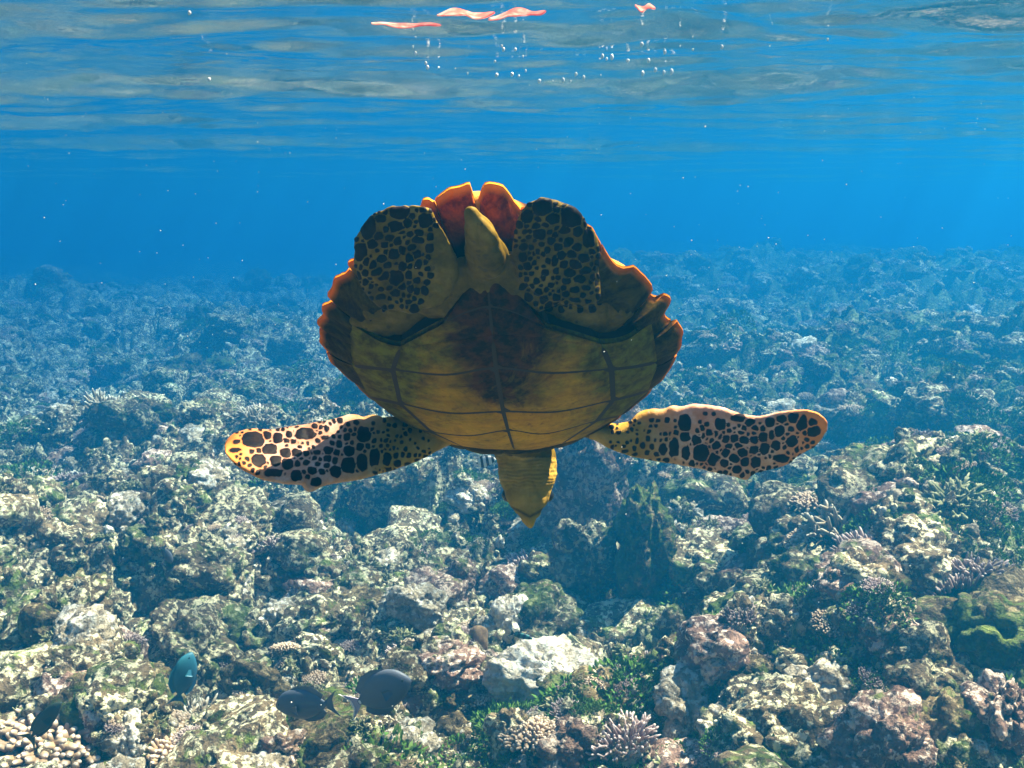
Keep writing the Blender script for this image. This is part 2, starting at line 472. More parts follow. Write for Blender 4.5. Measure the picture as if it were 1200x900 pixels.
def plate_shape(seed):
    """thin tilted ledge of plate coral with a wavy lobed rim on a short stump"""
    rs = np.random.RandomState(seed); na, nr_ = 72, 12
    a = np.arange(na)*2*math.pi/na
    rim = 1+0.16*np.sin(a*3+seed)+0.10*np.sin(a*7+2*seed)+0.07*rs.normal(size=na)
    rim = (rim+np.roll(rim, 1))/2
    top = []; bot = []
    for i in range(nr_):
        r = (i+0.001)/(nr_-1)
        x, y = r*rim*np.cos(a), r*rim*np.sin(a)
        z = 0.10*r*r+0.05*vnoise(x*3, y*3, 0, seed)+0.02*np.sin(r*30+2*np.sin(a*3))
        th = 0.10*(1-r**3)+0.025
        top.append(np.stack([x, y, z], -1)); bot.append(np.stack([x*.985, y*.985, z-th-.25*(1-r)**2], -1))
    V = np.stack(top+bot[::-1], 1).reshape(-1, 3)
    F = grid_faces(na, 2*nr_, closed_u=True)
    tipv = np.tile(np.array([0]*(nr_-2)+[.5, .9]+[.9, .4]+[0]*(nr_-2), float), na)
    return V, F, tipv

def brain_shape(seed):
    V, F = ICO5
    D = V
    m = fbm(D[:, 0]*2.4, D[:, 1]*2.4, D[:, 2]*2.4, seed, 3)
    ridge = np.sin((D[:, 0]*2.2+D[:, 1]*1.1+D[:, 2]*2.6)*5.5+m*7.0)
    P = V*(1+0.07*vnoise(D[:, 0]*2, D[:, 1]*2, D[:, 2]*2, seed+1)+0.045*ridge)[:, None]
    P[:, 2] *= .8
    return P, F, np.clip(ridge*.5+.5, 0, 1)**2*.8

SHAPES = {}
def shape(kind, V, F, mat, tip=None, flat=False):
    me = mesh_np(kind, V, F, smooth=not flat, attrs={'tip': tip} if tip is not None else None)
    me.materials.append(mat)
    SHAPES.setdefault(kind, []).append(me)

for k in range(7):
    P, F = rock_shape(100+k, ICO5 if k < 4 else ICO4, 90+12*k, .36, .72, .05, .3)
    shape('rock_tan', P, F, M_tan)
    me2 = SHAPES['rock_tan'][-1].copy(); me2.materials.clear(); me2.materials.append(M_pink); SHAPES.setdefault('rock_pink', []).append(me2)
    me2 = SHAPES['rock_tan'][-1].copy(); me2.materials.clear(); me2.materials.append(M_cream); SHAPES.setdefault('rock_cream', []).append(me2)
    me2 = SHAPES['rock_tan'][-1].copy(); me2.materials.clear(); me2.materials.append(M_brown); SHAPES.setdefault('rock_brown', []).append(me2)
for k in range(3):
    V, F, t = finger_coral(200+k, 150, 1.0, .34, .042, .42); shape('bushy', V, F, M_mauve, t)
    V, F, t = finger_coral(210+k, 34, .8, .75, .065, .22, .35, .9, 3); shape('branching', V, F, M_branch, t)
    V, F, t = finger_coral(220+k, 30, .8, .75, .07, .22, .35, .8, 3); shape('branching_olive', V, F, M_olive, t)
    V, F, t = finger_coral(230+k, 190, 1.0, .20, .062, .42, .25, .6); shape('lobed', V, F, M_yell, t)
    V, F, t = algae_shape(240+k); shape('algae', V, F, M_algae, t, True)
    V, F, t = plate_shape(250+k); shape('plate', V, F, M_branch, t)
V, F, t = brain_shape(260); shape('brain', V, F, M_brain, t)
for k in range(4):
    P, F = rock_shape(300+k, ICO3, 14, .4, .8, .10, .4); shape('rubble', P, F, M_tan)
    me2 = SHAPES['rubble'][-1].copy(); me2.materials.clear(); me2.materials.append(M_cream); SHAPES.setdefault('rubble_cream', []).append(me2)

# ------------------------------------------------------------------ hand-placed corals and rocks, near ground
def place(name, kind, px, py, size, label, cat, group=None, var=0, rot=None, squash=(1, 1, 1), sink=0.25, dz=0.0):
    g = ground_at(px, py)
    me = SHAPES[kind][var % len(SHAPES[kind])]
    rz = rot if rot is not None else random.uniform(0, 6.28)
    o = link(name, me, loc=(g[0], g[1], hz(g[0], g[1])+size*squash[2]*(0.7*1-sink-.35)+dz), rot=(random.uniform(-.15, .15), random.uniform(-.15, .15), rz) if not isinstance(rot, tuple) else rot)
    o.scale = (size*squash[0], size*squash[1], size*squash[2])
    tag(o, label, cat, group)
    return o

taken = []
def own_rock(name, seed, mat, px, py_base, depth, w_px, h_px, label, cat='coral rock', lumps=30, lump=.3, d_ratio=.9, tilt=(0, 0, 0), pits=.3, sub=ICO5, rough=.06):
    """a rock with a shape of its own, standing on the reef"""
    P, F = rock_shape(seed, sub, lumps, lump, 1.0, rough, pits)
    P = P/np.abs(P).max(0)
    base = ground_at(px, py_base); depth = base[1]*CP-base[2]*SP
    w_ = w_px*depth/FPX/2; h_ = h_px*depth/FPX/CP/2
    me = mesh_np(name, P*np.array([w_, w_*d_ratio, h_*1.25]), F); me.materials.append(mat)
    o = link(name, me, loc=(base[0], base[1], base[2]+h_*.78), rot=tilt)
    taken.append((base[0], base[1], w_*.9))
    return tag(o, label, cat)

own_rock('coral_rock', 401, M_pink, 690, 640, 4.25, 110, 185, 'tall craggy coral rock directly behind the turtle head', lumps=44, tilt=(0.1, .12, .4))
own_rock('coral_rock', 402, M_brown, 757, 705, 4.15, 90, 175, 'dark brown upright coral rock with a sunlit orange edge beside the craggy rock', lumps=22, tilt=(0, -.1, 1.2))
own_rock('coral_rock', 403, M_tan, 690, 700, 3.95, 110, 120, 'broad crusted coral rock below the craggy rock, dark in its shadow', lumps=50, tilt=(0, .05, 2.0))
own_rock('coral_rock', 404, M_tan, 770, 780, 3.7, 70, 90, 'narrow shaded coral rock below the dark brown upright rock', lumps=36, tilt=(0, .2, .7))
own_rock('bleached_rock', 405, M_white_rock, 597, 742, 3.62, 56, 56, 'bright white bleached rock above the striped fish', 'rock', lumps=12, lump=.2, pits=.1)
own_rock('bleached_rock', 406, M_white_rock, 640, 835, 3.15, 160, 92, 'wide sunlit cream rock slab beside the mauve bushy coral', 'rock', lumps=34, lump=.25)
own_rock('knob_coral', 407, M_yell, 560, 762, 3.5, 26, 30, 'small smooth yellow coral knob on the rubble', 'coral', lumps=3, lump=.08, pits=0, sub=ICO4, rough=.01)
own_rock('coral_boulder', 408, M_brown, 50, 748, 3.75, 52, 50, 'smooth round grey brown boulder on the blue reef slope', 'boulder', lumps=4, lump=.08, pits=0, rough=.01)
own_rock('coral_rock', 409, M_pink, 118, 860, 3.25, 60, 60, 'rounded pale pink coral rock above the yellowish finger coral', lumps=9, lump=.22, pits=.15)
own_rock('coral_rock', 410, M_white_rock, 152, 880, 3.15, 48, 48, 'small holed cream rock leaning on the rounded pink rock', 'rock', lumps=10, lump=.25, pits=.5)
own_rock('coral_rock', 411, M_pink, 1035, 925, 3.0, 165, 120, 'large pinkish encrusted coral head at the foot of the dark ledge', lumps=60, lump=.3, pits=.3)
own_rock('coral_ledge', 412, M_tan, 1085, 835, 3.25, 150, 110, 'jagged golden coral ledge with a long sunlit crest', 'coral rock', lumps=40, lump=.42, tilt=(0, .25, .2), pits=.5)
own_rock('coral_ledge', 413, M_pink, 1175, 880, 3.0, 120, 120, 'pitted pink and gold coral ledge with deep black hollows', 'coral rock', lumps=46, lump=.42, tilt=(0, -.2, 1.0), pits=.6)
own_rock('coral_rock', 414, M_tan, 900, 745, 3.85, 62, 50, 'pale notched coral rock rising from the green algae', lumps=20, lump=.4, pits=.4)
own_rock('coral_rock', 415, M_cream, 805, 860, 3.15, 88, 76, 'cream rubble coated rock among dark green algae', lumps=44, lump=.36, pits=.4)
own_rock('coral_rock', 416, M_cream, 480, 730, 3.7, 90, 60, 'cream lumpy coral rock on the sunlit rubble slope', lumps=44, lump=.36, pits=.4)
own_rock('coral_rock', 417, M_pink, 540, 700, 3.9, 70, 56, 'pinkish crusted coral rock below the turtle beak', lumps=34, lump=.34, pits=.4)
own_rock('coral_rock', 418, M_tan, 600, 880, 3.05, 70, 60, 'tan coral rock in front of the wide cream slab', lumps=34, lump=.34, pits=.4)
own_rock('coral_rock', 419, M_pink, 665, 905, 2.95, 90, 70, 'pink lobed coral rock in front of the wide cream slab', lumps=34, lump=.34, pits=.3)
own_rock('coral_pillar', 420, M_tan, 1088, 668, 4.4, 20, 60, 'thin knobbed coral pillar between the two mauve corals', 'coral', lumps=20, lump=.5, sub=ICO4, d_ratio=1.0)

def own_coral(name, kind, px, py, depth, w_px, label, cat='coral', var=0, rot=(0, 0, 0), sz=1.0):
    base = ground_at(px, py); depth = base[1]*CP-base[2]*SP; s = w_px*depth/FPX/2
    o = link(name, SHAPES[kind][var % len(SHAPES[kind])], loc=(base[0], base[1], base[2]+.22*s), rot=rot); o.scale = (s, s, s*sz)
    taken.append((base[0], base[1], s*.9))
    return tag(o, label, cat)
own_coral('bushy_coral', 'bushy', 1022, 668, 4.45, 92, 'mauve cushion of stubby coral fingers beside the thin coral pillar', rot=(0.15, 0, 1), sz=1.0)
own_coral('bushy_coral', 'bushy', 1140, 686, 4.3, 90, 'mauve bushy coral grown over with tan rock crust', var=1, rot=(0.1, .2, 2), sz=.9)
own_coral('bushy_coral', 'bushy', 690, 788, 3.4, 74, 'mauve bushy coral beside the wide cream slab', var=2, rot=(.25, -.1, .5), sz=.9)
own_coral('bushy_coral', 'bushy', 178, 806, 3.4, 48, 'small mauve bushy coral beside the blue green fish', var=0, rot=(.1, .1, 3))
own_coral('brain_coral', 'brain', 903, 892, 3.0, 70, 'lilac ridged brain coral among green algae', rot=(.2, -.2, .8))
own_coral('finger_coral', 'lobed', 62, 885, 2.98, 150, 'yellowish stubby finger coral below the rounded pink rock', rot=(.2, 0, .4), sz=.7)
own_coral('finger_coral', 'lobed', 215, 895, 2.92, 100, 'pale pink stubby finger coral beside the dark green algae clump', var=1, rot=(.15, 0, 1.9), sz=.9)
own_coral('branching_coral', 'branching', 985, 640, 4.7, 90, 'tan branching coral behind the mauve cushion coral', var=1, rot=(.1, 0, 1))
own_coral('branching_coral', 'branching', 130, 490, 8.2, 64, 'pale antler coral thicket on the far blue slope', var=0, rot=(.1, 0, 2))
own_coral('branching_coral', 'branching', 300, 500, 7.6, 50, 'small white antler coral beyond the patterned flipper tip', var=2, rot=(0, 0, 2))
own_coral('plate_coral', 'plate', 150, 575, 5.9, 90, 'flat pale plate coral on the blue slope', rot=(.2, -.15, .3), sz=1)
own_coral('plate_coral', 'plate', 800, 695, 4.05, 50, 'thin pale plate coral ledge beside the dark brown rock', var=1, rot=(.1, -.25, .3), sz=.8)

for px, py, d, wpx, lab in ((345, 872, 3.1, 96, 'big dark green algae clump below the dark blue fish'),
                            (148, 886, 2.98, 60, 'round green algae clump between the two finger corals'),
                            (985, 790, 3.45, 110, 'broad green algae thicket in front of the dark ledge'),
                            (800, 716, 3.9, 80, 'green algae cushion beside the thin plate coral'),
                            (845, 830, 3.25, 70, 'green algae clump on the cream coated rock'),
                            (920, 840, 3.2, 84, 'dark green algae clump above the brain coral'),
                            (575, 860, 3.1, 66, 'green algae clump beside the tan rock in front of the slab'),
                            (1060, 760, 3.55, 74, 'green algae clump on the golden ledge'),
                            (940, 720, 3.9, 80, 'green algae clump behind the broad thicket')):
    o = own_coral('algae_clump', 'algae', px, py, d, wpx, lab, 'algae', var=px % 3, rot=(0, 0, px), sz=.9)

# ------------------------------------------------------------------ scattered corals: the largest in view are things, the rest is stuff
rs = np.random.RandomState(21)
KINDS = {
    'rock_tan':   (0.4, (0.03, 0.15), 'coral_rock', 'knobbly tan coral rock lying on the reef', 'coral rock', 'tan coral rocks of the reef', .25),
    'rock_pink':  (0.1, (0.03, 0.12), 'coral_rock', 'pinkish crusted coral rock lying on the reef', 'coral rock', 'pinkish coral rocks of the reef', .25),
    'rock_cream': (0.2, (0.02, 0.09), 'coral_rock', 'pale cream coral rock lying on the reef', 'coral rock', 'cream coral rocks of the reef', .25),
    'rock_brown': (0.08, (0.04, 0.15), 'coral_rock', 'dark brown coral rock lying on the reef', 'coral rock', 'brown coral rocks of the reef', .25),
    'bushy':      (0.04, (0.04, 0.11), 'bushy_coral', 'mauve bushy coral cushion scattered on the reef', 'coral', 'bushy corals of the reef', -.1),
    'branching':  (0.03, (0.03, 0.08), 'branching_coral', 'tan branching coral clump scattered on the reef', 'coral', 'tan branching corals of the reef', -.1),
    'branching_olive': (0.06, (0.03, 0.09), 'branching_coral', 'olive branching coral clump scattered on the reef', 'coral', 'olive branching corals of the reef', -.1),
    'lobed':      (0.04, (0.03, 0.09), 'finger_coral', 'yellowish finger coral clump scattered on the reef', 'coral', 'finger corals of the reef', -.1),
    'algae':      (0.17, (0.05, 0.15), 'algae_clump', 'green algae clump growing on the reef', 'algae', 'algae clumps of the reef', .1),
    'plate':      (0.0001, (0.05, 0.08), 'plate_coral', 'thin plate coral ledge jutting from the reef', 'coral', 'plate corals of the reef', -.3),
}
names = list(KINDS); wts = np.array([KINDS[k][0] for k in names]); wts /= wts.sum()
cand = []
NP = 5200
rad = 2.5*np.exp(rs.rand(NP)*math.log(30/2.5)); azm = rs.uniform(-R(31), R(31), NP)
X, Y = rad*np.sin(azm), rad*np.cos(azm); Z = height(X, Y, 3); kk = rs.choice(len(names), NP, p=wts)
green = vnoise(X*.9, Y*.9, 4, 91)+.35*np.clip(X, -1.5, 1.5)*(Y < 6)
for i in range(NP):
    k = names[kk[i]]
    if k == 'algae' and green[i] < .05: k = 'rock_cream' if rs.rand() < .3 else 'rock_tan'
    if k in ('rock_cream', 'rock_tan') and green[i] > .55 and rs.rand() < .5: k = 'algae'
    if any((X[i]-a)**2+(Y[i]-b)**2 < (c*.8)**2 for a, b, c in taken): continue
    lo, hi = KINDS[k][1]; s = lo+(hi-lo)*rs.rand()**2.2
    s *= 1+0.05*rad[i]
    if Y[i] > 2 and abs(X[i]-0.16) < .3 and abs(Y[i]-3.9) < .25: s *= .6
    cand.append((s/rad[i], k, X[i], Y[i], Z[i], s, rs.randint(99), rs.uniform(0, 6.28), rs.normal(0, .22), rs.normal(0, .22), rs.uniform(.75, 1.2)))
cand.sort(key=lambda c: -c[0])
count = {}; rest = {}
LAND = [(o.location.x, o.location.y, sn) for o in C.objects for key, sn in (
    ('tall craggy', 'the tall craggy rock'), ('dark brown upright', 'the dark brown upright rock'), ('broad crusted', 'the broad crusted rock'),
    ('bright white bleached', 'the bright white bleached rock'), ('wide sunlit cream', 'the wide cream slab'), ('smooth round grey', 'the smooth round boulder'),
    ('rounded pale pink', 'the rounded pale pink rock'), ('large pinkish', 'the large pinkish coral head'), ('jagged golden', 'the jagged golden ledge'),
    ('pitted pink and gold', 'the pitted pink ledge'), ('pale notched', 'the pale notched rock'), ('cream rubble coated', 'the cream coated rock'),
    ('cream lumpy', 'the cream lumpy rock'), ('pinkish crusted coral rock below', 'the pinkish rock below the beak'), ('mauve cushion', 'the mauve cushion coral'),
    ('mauve bushy coral grown', 'the crusted mauve coral'), ('lilac ridged', 'the brain coral'), ('pale antler', 'the pale antler thicket'), ('flat pale plate', 'the flat plate coral'),
    ('broad green algae', 'the broad algae thicket'), ('big dark green', 'the big dark algae clump')) if o.get('label', '').startswith(key)]
def where(x, y):
    d, sn = min((math.hypot(x-a, y-b_), n_) for a, b_, n_ in LAND)
    if d < .75: return ('beside ' if d < .4 else 'near ')+sn
    b_ = x/y
    side = 'beyond the sunlit flipper' if b_ < -.10 else ('beyond the turtle head' if b_ < .12 else 'beyond the shaded flipper')
    return side+(' on the near reef' if y < 5 else (' on the hazy middle reef' if y < 9 else ' on the far blue reef'))
for c in cand:
    _, k, x, y, z, s, vi, rz, rx, ry, sq = c
    lim = {'rock_tan': 150, 'rock_pink': 60, 'rock_cream': 60, 'rock_brown': 60, 'algae': 110}.get(k, 60)
    if count.get(k, 0) >= lim:
        rest.setdefault(k, []).append(c); continue
    count[k] = count.get(k, 0)+1
    _, _, nm, lab, cat, grp, sink = KINDS[k]
    o = link(nm, SHAPES[k][vi % len(SHAPES[k])], loc=(x, y, z+s*(.35-sink)), rot=(rx, ry, rz)); o.scale = (s, s*sq, s)
    look = lab.split(' lying')[0].split(' scattered')[0].split(' growing')[0].split(' jutting')[0]
    size_w = 'small ' if s < .075 else ('big ' if s > .14 else '')
    wh = where(x, y)
    tag(o, size_w+look+' '+wh, cat, size_w+look+'s '+wh)

def stuff_instances(name, meshes, pts, label, cat):
    """one object: copies of a few shapes set on points by geometry nodes"""
    col = bpy.data.collections.new(name+' shapes')
    for k, me in enumerate(meshes):
        col.objects.link(bpy.data.objects.new('%s_shape' % name, me))
    pts = np.asarray(pts, float)
    me = bpy.data.meshes.new(name); me.vertices.add(len(pts)); me.vertices.foreach_set('co', pts[:, :3].astype(np.float32).ravel())
    at = me.attributes.new('rot', 'FLOAT_VECTOR', 'POINT'); at.data.foreach_set('vector', pts[:, 3:6].astype(np.float32).ravel())
    at = me.attributes.new('size', 'FLOAT', 'POINT'); at.data.foreach_set('value', pts[:, 6].astype(np.float32))
    at = me.attributes.new('pick', 'INT', 'POINT'); at.data.foreach_set('value', pts[:, 7].astype(np.int32))
    me.update()
    o = link(name, me)
    ng = bpy.data.node_groups.new(name+' nodes', 'GeometryNodeTree')
    ng.interface.new_socket('Geometry', in_out='INPUT', socket_type='NodeSocketGeometry')
    ng.interface.new_socket('Geometry', in_out='OUTPUT', socket_type='NodeSocketGeometry')
    gi = ng.nodes.new('NodeGroupInput'); go = ng.nodes.new('NodeGroupOutput')
    ci = ng.nodes.new('GeometryNodeCollectionInfo'); ci.inputs['Collection'].default_value = col
    ci.inputs['Separate Children'].default_value = True; ci.inputs['Reset Children'].default_value = True
    ip = ng.nodes.new('GeometryNodeInstanceOnPoints'); ip.inputs['Pick Instance'].default_value = True
    def attr(n, t):
        a = ng.nodes.new('GeometryNodeInputNamedAttribute'); a.data_type = t; a.inputs['Name'].default_value = n; return a.outputs[0]
    ng.links.new(gi.outputs[0], ip.inputs['Points']); ng.links.new(ci.outputs[0], ip.inputs['Instance'])
    ng.links.new(attr('pick', 'INT'), ip.inputs['Instance Index']); ng.links.new(attr('rot', 'FLOAT_VECTOR'), ip.inputs['Rotation'])
    ng.links.new(attr('size', 'FLOAT'), ip.inputs['Scale']); ng.links.new(ip.outputs[0], go.inputs[0])
    md = o.modifiers.new('instances', 'NODES'); md.node_group = ng
    return tag(o, label, cat, kind='stuff')

for k, lst in rest.items():
    arr = [(c[2], c[3], c[4]+c[5]*(.35-KINDS[k][6]), c[8], c[9], c[7], c[5], c[6] % len(SHAPES[k])) for c in lst]
    stuff_instances({'algae': 'algae_growth'}.get(k, 'coral_growth'), SHAPES[k], arr,
                    'distant mass of ' + {'rock_tan': 'tan coral rocks', 'rock_pink': 'pinkish coral rocks', 'rock_cream': 'cream coral rocks', 'rock_brown': 'brown coral rocks',
                     'algae': 'green algae clumps', 'branching': 'tan branching coral', 'branching_olive': 'olive branching coral', 'bushy': 'mauve bushy coral', 'lobed': 'yellowish finger coral', 'plate': 'plate coral'}[k] + ' over the reef', 'coral')
# small rubble everywhere
def scatter(n, r0, r1, smin, smax, sd, grow=.06):
    q = np.random.RandomState(sd)
    rr = r0*np.exp(q.rand(n)*math.log(r1/r0)); aa = q.uniform(-R(31), R(31), n)
    x, y = rr*np.sin(aa), rr*np.cos(aa); z = height(x, y, 4); s = (smin+(smax-smin)*q.rand(n)**2)*(1+grow*rr)
    return np.stack([x, y, z+s*.2, q.uniform(0, 6, n), q.uniform(0, 6, n), q.uniform(0, 6, n), s, q.randint(0, 4, n)], 1)
stuff_instances('coral_rubble', SHAPES['rubble'], scatter(14000, 2.4, 22, .010, .045, 61), 'loose tan coral rubble covering the reef floor', 'rubble')
stuff_instances('bleached_rubble', SHAPES['rubble_cream'], scatter(7000, 2.4, 22, .010, .036, 62), 'loose bleached coral chips scattered over the reef floor', 'rubble')
pts = scatter(3000, 2.4, 16, .018, .05, 64); pts[:, 7] %= 3; pts[:, 3:5] = np.random.RandomState(65).normal(0, .35, (3000, 2))
stuff_instances('coral_nubs', [SHAPES['bushy'][0], SHAPES['branching_olive'][1], SHAPES['lobed'][2]], pts, 'small knobbly coral nubs crowding the reef floor', 'coral')
pts = scatter(2600, 2.4, 14, .03, .07, 63); pts[:, 7] %= 3; pts[:, 3:5] = 0
g = vnoise(pts[:, 0]*1.1, pts[:, 1]*1.1, 4, 91)+.45*np.clip(pts[:, 0]-.2, -1.5, 1.5); pts = pts[g > .1]
stuff_instances('turf_algae', SHAPES['algae'], pts, 'short green turf algae between the corals', 'algae')

# ------------------------------------------------------------------ the sea turtle
FW = np.array([0, CP, -SP]); UP = np.array([0, SP, CP]); RT = np.array([1.0, 0, 0])
TA, TROLL = R(35), R(5)
ca, sa, cr, sr = math.cos(TA), math.sin(TA), math.cos(TROLL), math.sin(TROLL)
IX = cr*RT+sr*UP; IY = -sr*RT+cr*UP           # the turtle's sideways and upward directions as rolled
TX = IX; TY = ca*FW-sa*IY; TZ = sa*FW+ca*IY   # sideways, towards the head, towards the back
T0 = cam_pt(587, 385, 1.0)
TM = np.stack([TX, TY, TZ], 1)
def t_world(l): return T0+np.asarray(l, float) @ TM.T
def t_local(P): return (np.asarray(P, float)-T0) @ TM
def on_plane(px, py, z):
    """turtle coordinates where a sight line meets the plane at height z of the shell"""
    r = cam_pt(px, py, 1.0); z = np.asarray(z, float)
    s = (T0 @ TZ+z)/(r @ TZ)
    return t_local(r*np.asarray(s)[..., None])

turtle = empty('sea_turtle')
turtle.matrix_world = Matrix([[*TM[0], T0[0]], [*TM[1], T0[1]], [*TM[2], T0[2]], [0, 0, 0, 1]])
tag(turtle, 'sea turtle swimming head down with orange plastron and black patterned flippers', 'turtle')

# materials
def shell_material(name, kind):
    m, nt, b = new_mat(name)
    tc = N(nt, 'ShaderNodeTexCoord'); vec = tc.outputs['Object']
    sep = N(nt, 'ShaderNodeSeparateXYZ'); nt.links.new(vec, sep.inputs[0])
    n1 = noise(nt, 20, 8, vec, .72, .8); n2 = noise(nt, 55, 5, vec, .7)
    if kind == 'plastron':
        c = ramp(nt, n1, [(0.3, (0.42, 0.185, 0.003)), (0.5, (0.66, 0.315, 0.004)), (0.72, (0.82, 0.46, 0.010))])
        mpv = N(nt, 'ShaderNodeMapping'); mpv.inputs['Scale'].default_value = (14, 90, 30); nt.links.new(vec, mpv.inputs['Vector'])
        c = mixc(nt, ramp(nt, noise(nt, 1.0, 5, mpv.outputs[0], .65), [(0.45, 0), (0.75, .55)]), c, (0.26, 0.09, 0.004))
        c = mixc(nt, ramp(nt, noise(nt, 120, 3, vec), [(0.58, 0), (0.68, .45)]), c, (0.14, 0.06, 0.006))
        # dark growth and pigment over the rear and along the middle
        ax = N(nt, 'ShaderNodeMath', operation='ABSOLUTE'); nt.links.new(sep.outputs[0], ax.inputs[0])
        mid = ramp(nt, ax.outputs[0], [(0.0, 1.0), (0.03, .62), (0.065, 0)])
        mr = N(nt, 'ShaderNodeMapRange'); nt.links.new(sep.outputs[1], mr.inputs[0])
        mr.inputs[1].default_value = -0.12; mr.inputs[2].default_value = 0.09; mr.inputs[3].default_value = 1.0; mr.inputs[4].default_value = 0.0
        mm = N(nt, 'ShaderNodeMath', operation='MULTIPLY'); nt.links.new(mid, mm.inputs[0]); nt.links.new(mr.outputs[0], mm.inputs[1])
        ad = N(nt, 'ShaderNodeMath', operation='MULTIPLY_ADD'); nt.links.new(n1, ad.inputs[0]); ad.inputs[1].default_value = 1.15; nt.links.new(mm.outputs[0], ad.inputs[2])
        d1 = ramp(nt, ad.outputs[0], [(0.60, 0), (0.92, .96)])
        ol = N(nt, 'ShaderNodeMath', operation='MULTIPLY_ADD'); nt.links.new(noise(nt, 22, 5, vec, .7), ol.inputs[0]); ol.inputs[1].default_value = .9
        si = ramp(nt, ax.outputs[0], [(0.06, .12), (0.12, .50), (0.16, .62)])
        ms = N(nt, 'ShaderNodeMath', operation='MULTIPLY_ADD'); nt.links.new(mr.outputs[0], ms.inputs[0]); ms.inputs[1].default_value = .38; nt.links.new(si, ms.inputs[2])
        nt.links.new(ms.outputs[0], ol.inputs[2])
        d2 = ramp(nt, ol.outputs[0], [(0.50, 0), (0.88, .9)])
        c = mixc(nt, d2, c, mixc(nt, ramp(nt, noise(nt, 70, 5, vec, .7), [(0.40, 0), (0.62, 1)]), (0.030, 0.034, 0.003), (0.15, 0.15, 0.008)))
        c = mixc(nt, d1, c, mixc(nt, ramp(nt, n2, [(0.42, 0), (0.6, 1)]), (0.012, 0.004, 0.001), (0.085, 0.022, 0.004)))
    elif kind == 'marginal':
        c = ramp(nt, n1, [(0.36, (0.05, 0.015, 0.004)), (0.46, (0.35, 0.10, 0.010)), (0.58, (0.72, 0.26, 0.02)), (0.7, (0.85, 0.42, 0.05))])
        c = mixc(nt, ramp(nt, n2, [(0.5, 0), (0.66, .7)]), c, (0.10, 0.04, 0.008))
        at = N(nt, 'ShaderNodeAttribute'); at.attribute_name = 'tip'
        ar = N(nt, 'ShaderNodeAttribute'); ar.attribute_name = 'red'
        dark = mixc(nt, ramp(nt, n1, [(0.45, 0.0), (0.62, 1.0)]), (0.035, 0.02, 0.004), (0.15, 0.10, 0.012))
        redc = mixc(nt, ramp(nt, n2, [(0.42, 0.0), (0.62, 1.0)]), (0.16, 0.022, 0.004), (0.60, 0.10, 0.008))
        rimf = ramp(nt, at.outputs['Fac'], [(0.80, 0.0), (0.97, 0.9)])
        c1_ = mixc(nt, rimf, dark, (0.80, 0.24, 0.015))
        c2_ = mixc(nt, ramp(nt, at.outputs['Fac'], [(0.25, 0.0), (0.6, 1.0)]), (0.03, 0.008, 0.003), redc)
        c2_ = mixc(nt, ramp(nt, at.outputs['Fac'], [(0.86, 0.0), (0.97, 0.9)]), c2_, (0.90, 0.38, 0.03))
        c = mixc(nt, ar.outputs['Fac'], c1_, c2_)
    else:
        wv = N(nt, 'ShaderNodeTexWave', Scale=9, Distortion=7, Detail=4); nt.links.new(vec, wv.inputs['Vector'])
        c = ramp(nt, wv.outputs[1], [(0.2, (0.06, 0.02, 0.008)), (0.5, (0.42, 0.16, 0.02)), (0.8, (0.75, 0.36, 0.06))])
    nt.links.new(c, b.inputs['Base Color'])
    b.inputs['Roughness'].default_value = 0.65; b.inputs['Specular IOR Level'].default_value = 0.06
    p = bump(nt, None, n1, .6, .004)
    p = bump(nt, None, n2, .55, .003, p)
    bump(nt, b, noise(nt, 190, 3, vec), .25, .0008, p)
    if kind == 'marginal':
        tl = N(nt, 'ShaderNodeBsdfTranslucent'); nt.links.new(c, tl.inputs[0])
        mx = N(nt, 'ShaderNodeMixShader'); mx.inputs[0].default_value = .30
        nt.links.new(b.outputs[0], mx.inputs[1]); nt.links.new(tl.outputs[0], mx.inputs[2])
        nt.links.new(mx.outputs[0], nt.nodes['Material Output'].inputs['Surface'])
    return m
M_plas = shell_material('plastron scute', 'plastron')
M_marg = shell_material('marginal scute', 'marginal')
M_cara = shell_material('carapace', 'carapace')
M_seam, nt, b = new_mat('plastron seam')
b.inputs['Base Color'].default_value = (0.035, 0.014, 0.002, 1); b.inputs['Roughness'].default_value = .8

# shell outline, traced scute by scute round the rim
RIM = [
 [(560,238),(566,217),(571,213),(580,216),(590,221),(600,230),(608,240),(611,250)],
 [(611,250),(630,244),(655,246),(668,254)], [(668,254),(690,266),(700,282),(706,292)],
 [(706,292),(712,299),(721,313),(730,318),(744,314),(757,322),(763,332),(768,342),(762,347)],
 [(762,349),(770,351),(777,347),(784,353),(790,366),(794,379)], [(794,380),(798,391),(797,406),(793,420)],
 [(793,420),(787,432),(777,446),(766,458)], [(766,458),(750,473),(730,488)], [(730,488),(712,500),(690,512)],
 [(690,512),(672,520),(654,526)], [(654,526),(622,532),(590,533)],
 [(590,533),(566,532),(542,528)], [(542,528),(526,523),(510,516)], [(510,516),(490,506),(470,494)],
 [(470,494),(454,484),(438,472)], [(438,472),(425,462),(414,450)], [(414,450),(403,441),(392,430),(384,416)],
 [(384,416),(378,404),(375,394),(375,387)], [(375,386),(376,374),(378,364),(382,360),(388,357)],
 [(390,356),(384,348),(386,338),(391,327),(398,321),(403,321),(408,318)], [(408,316),(416,298),(428,280)],
 [(428,280),(440,264),(460,254),(486,248)], [(486,248),(492,241),(498,237),(503,236),(509,240)],
 [(510,240),(516,231),(526,222),(538,216),(546,214),(551,218),(557,238)]]
def resample(pts, n):
    pts = np.asarray(pts, float); d = np.concatenate([[0], np.cumsum(np.linalg.norm(np.diff(pts, axis=0), axis=1))])
    t = np.linspace(0, d[-1], n)
    return np.stack([np.interp(t, d, pts[:, k]) for k in range(pts.shape[1])], -1)
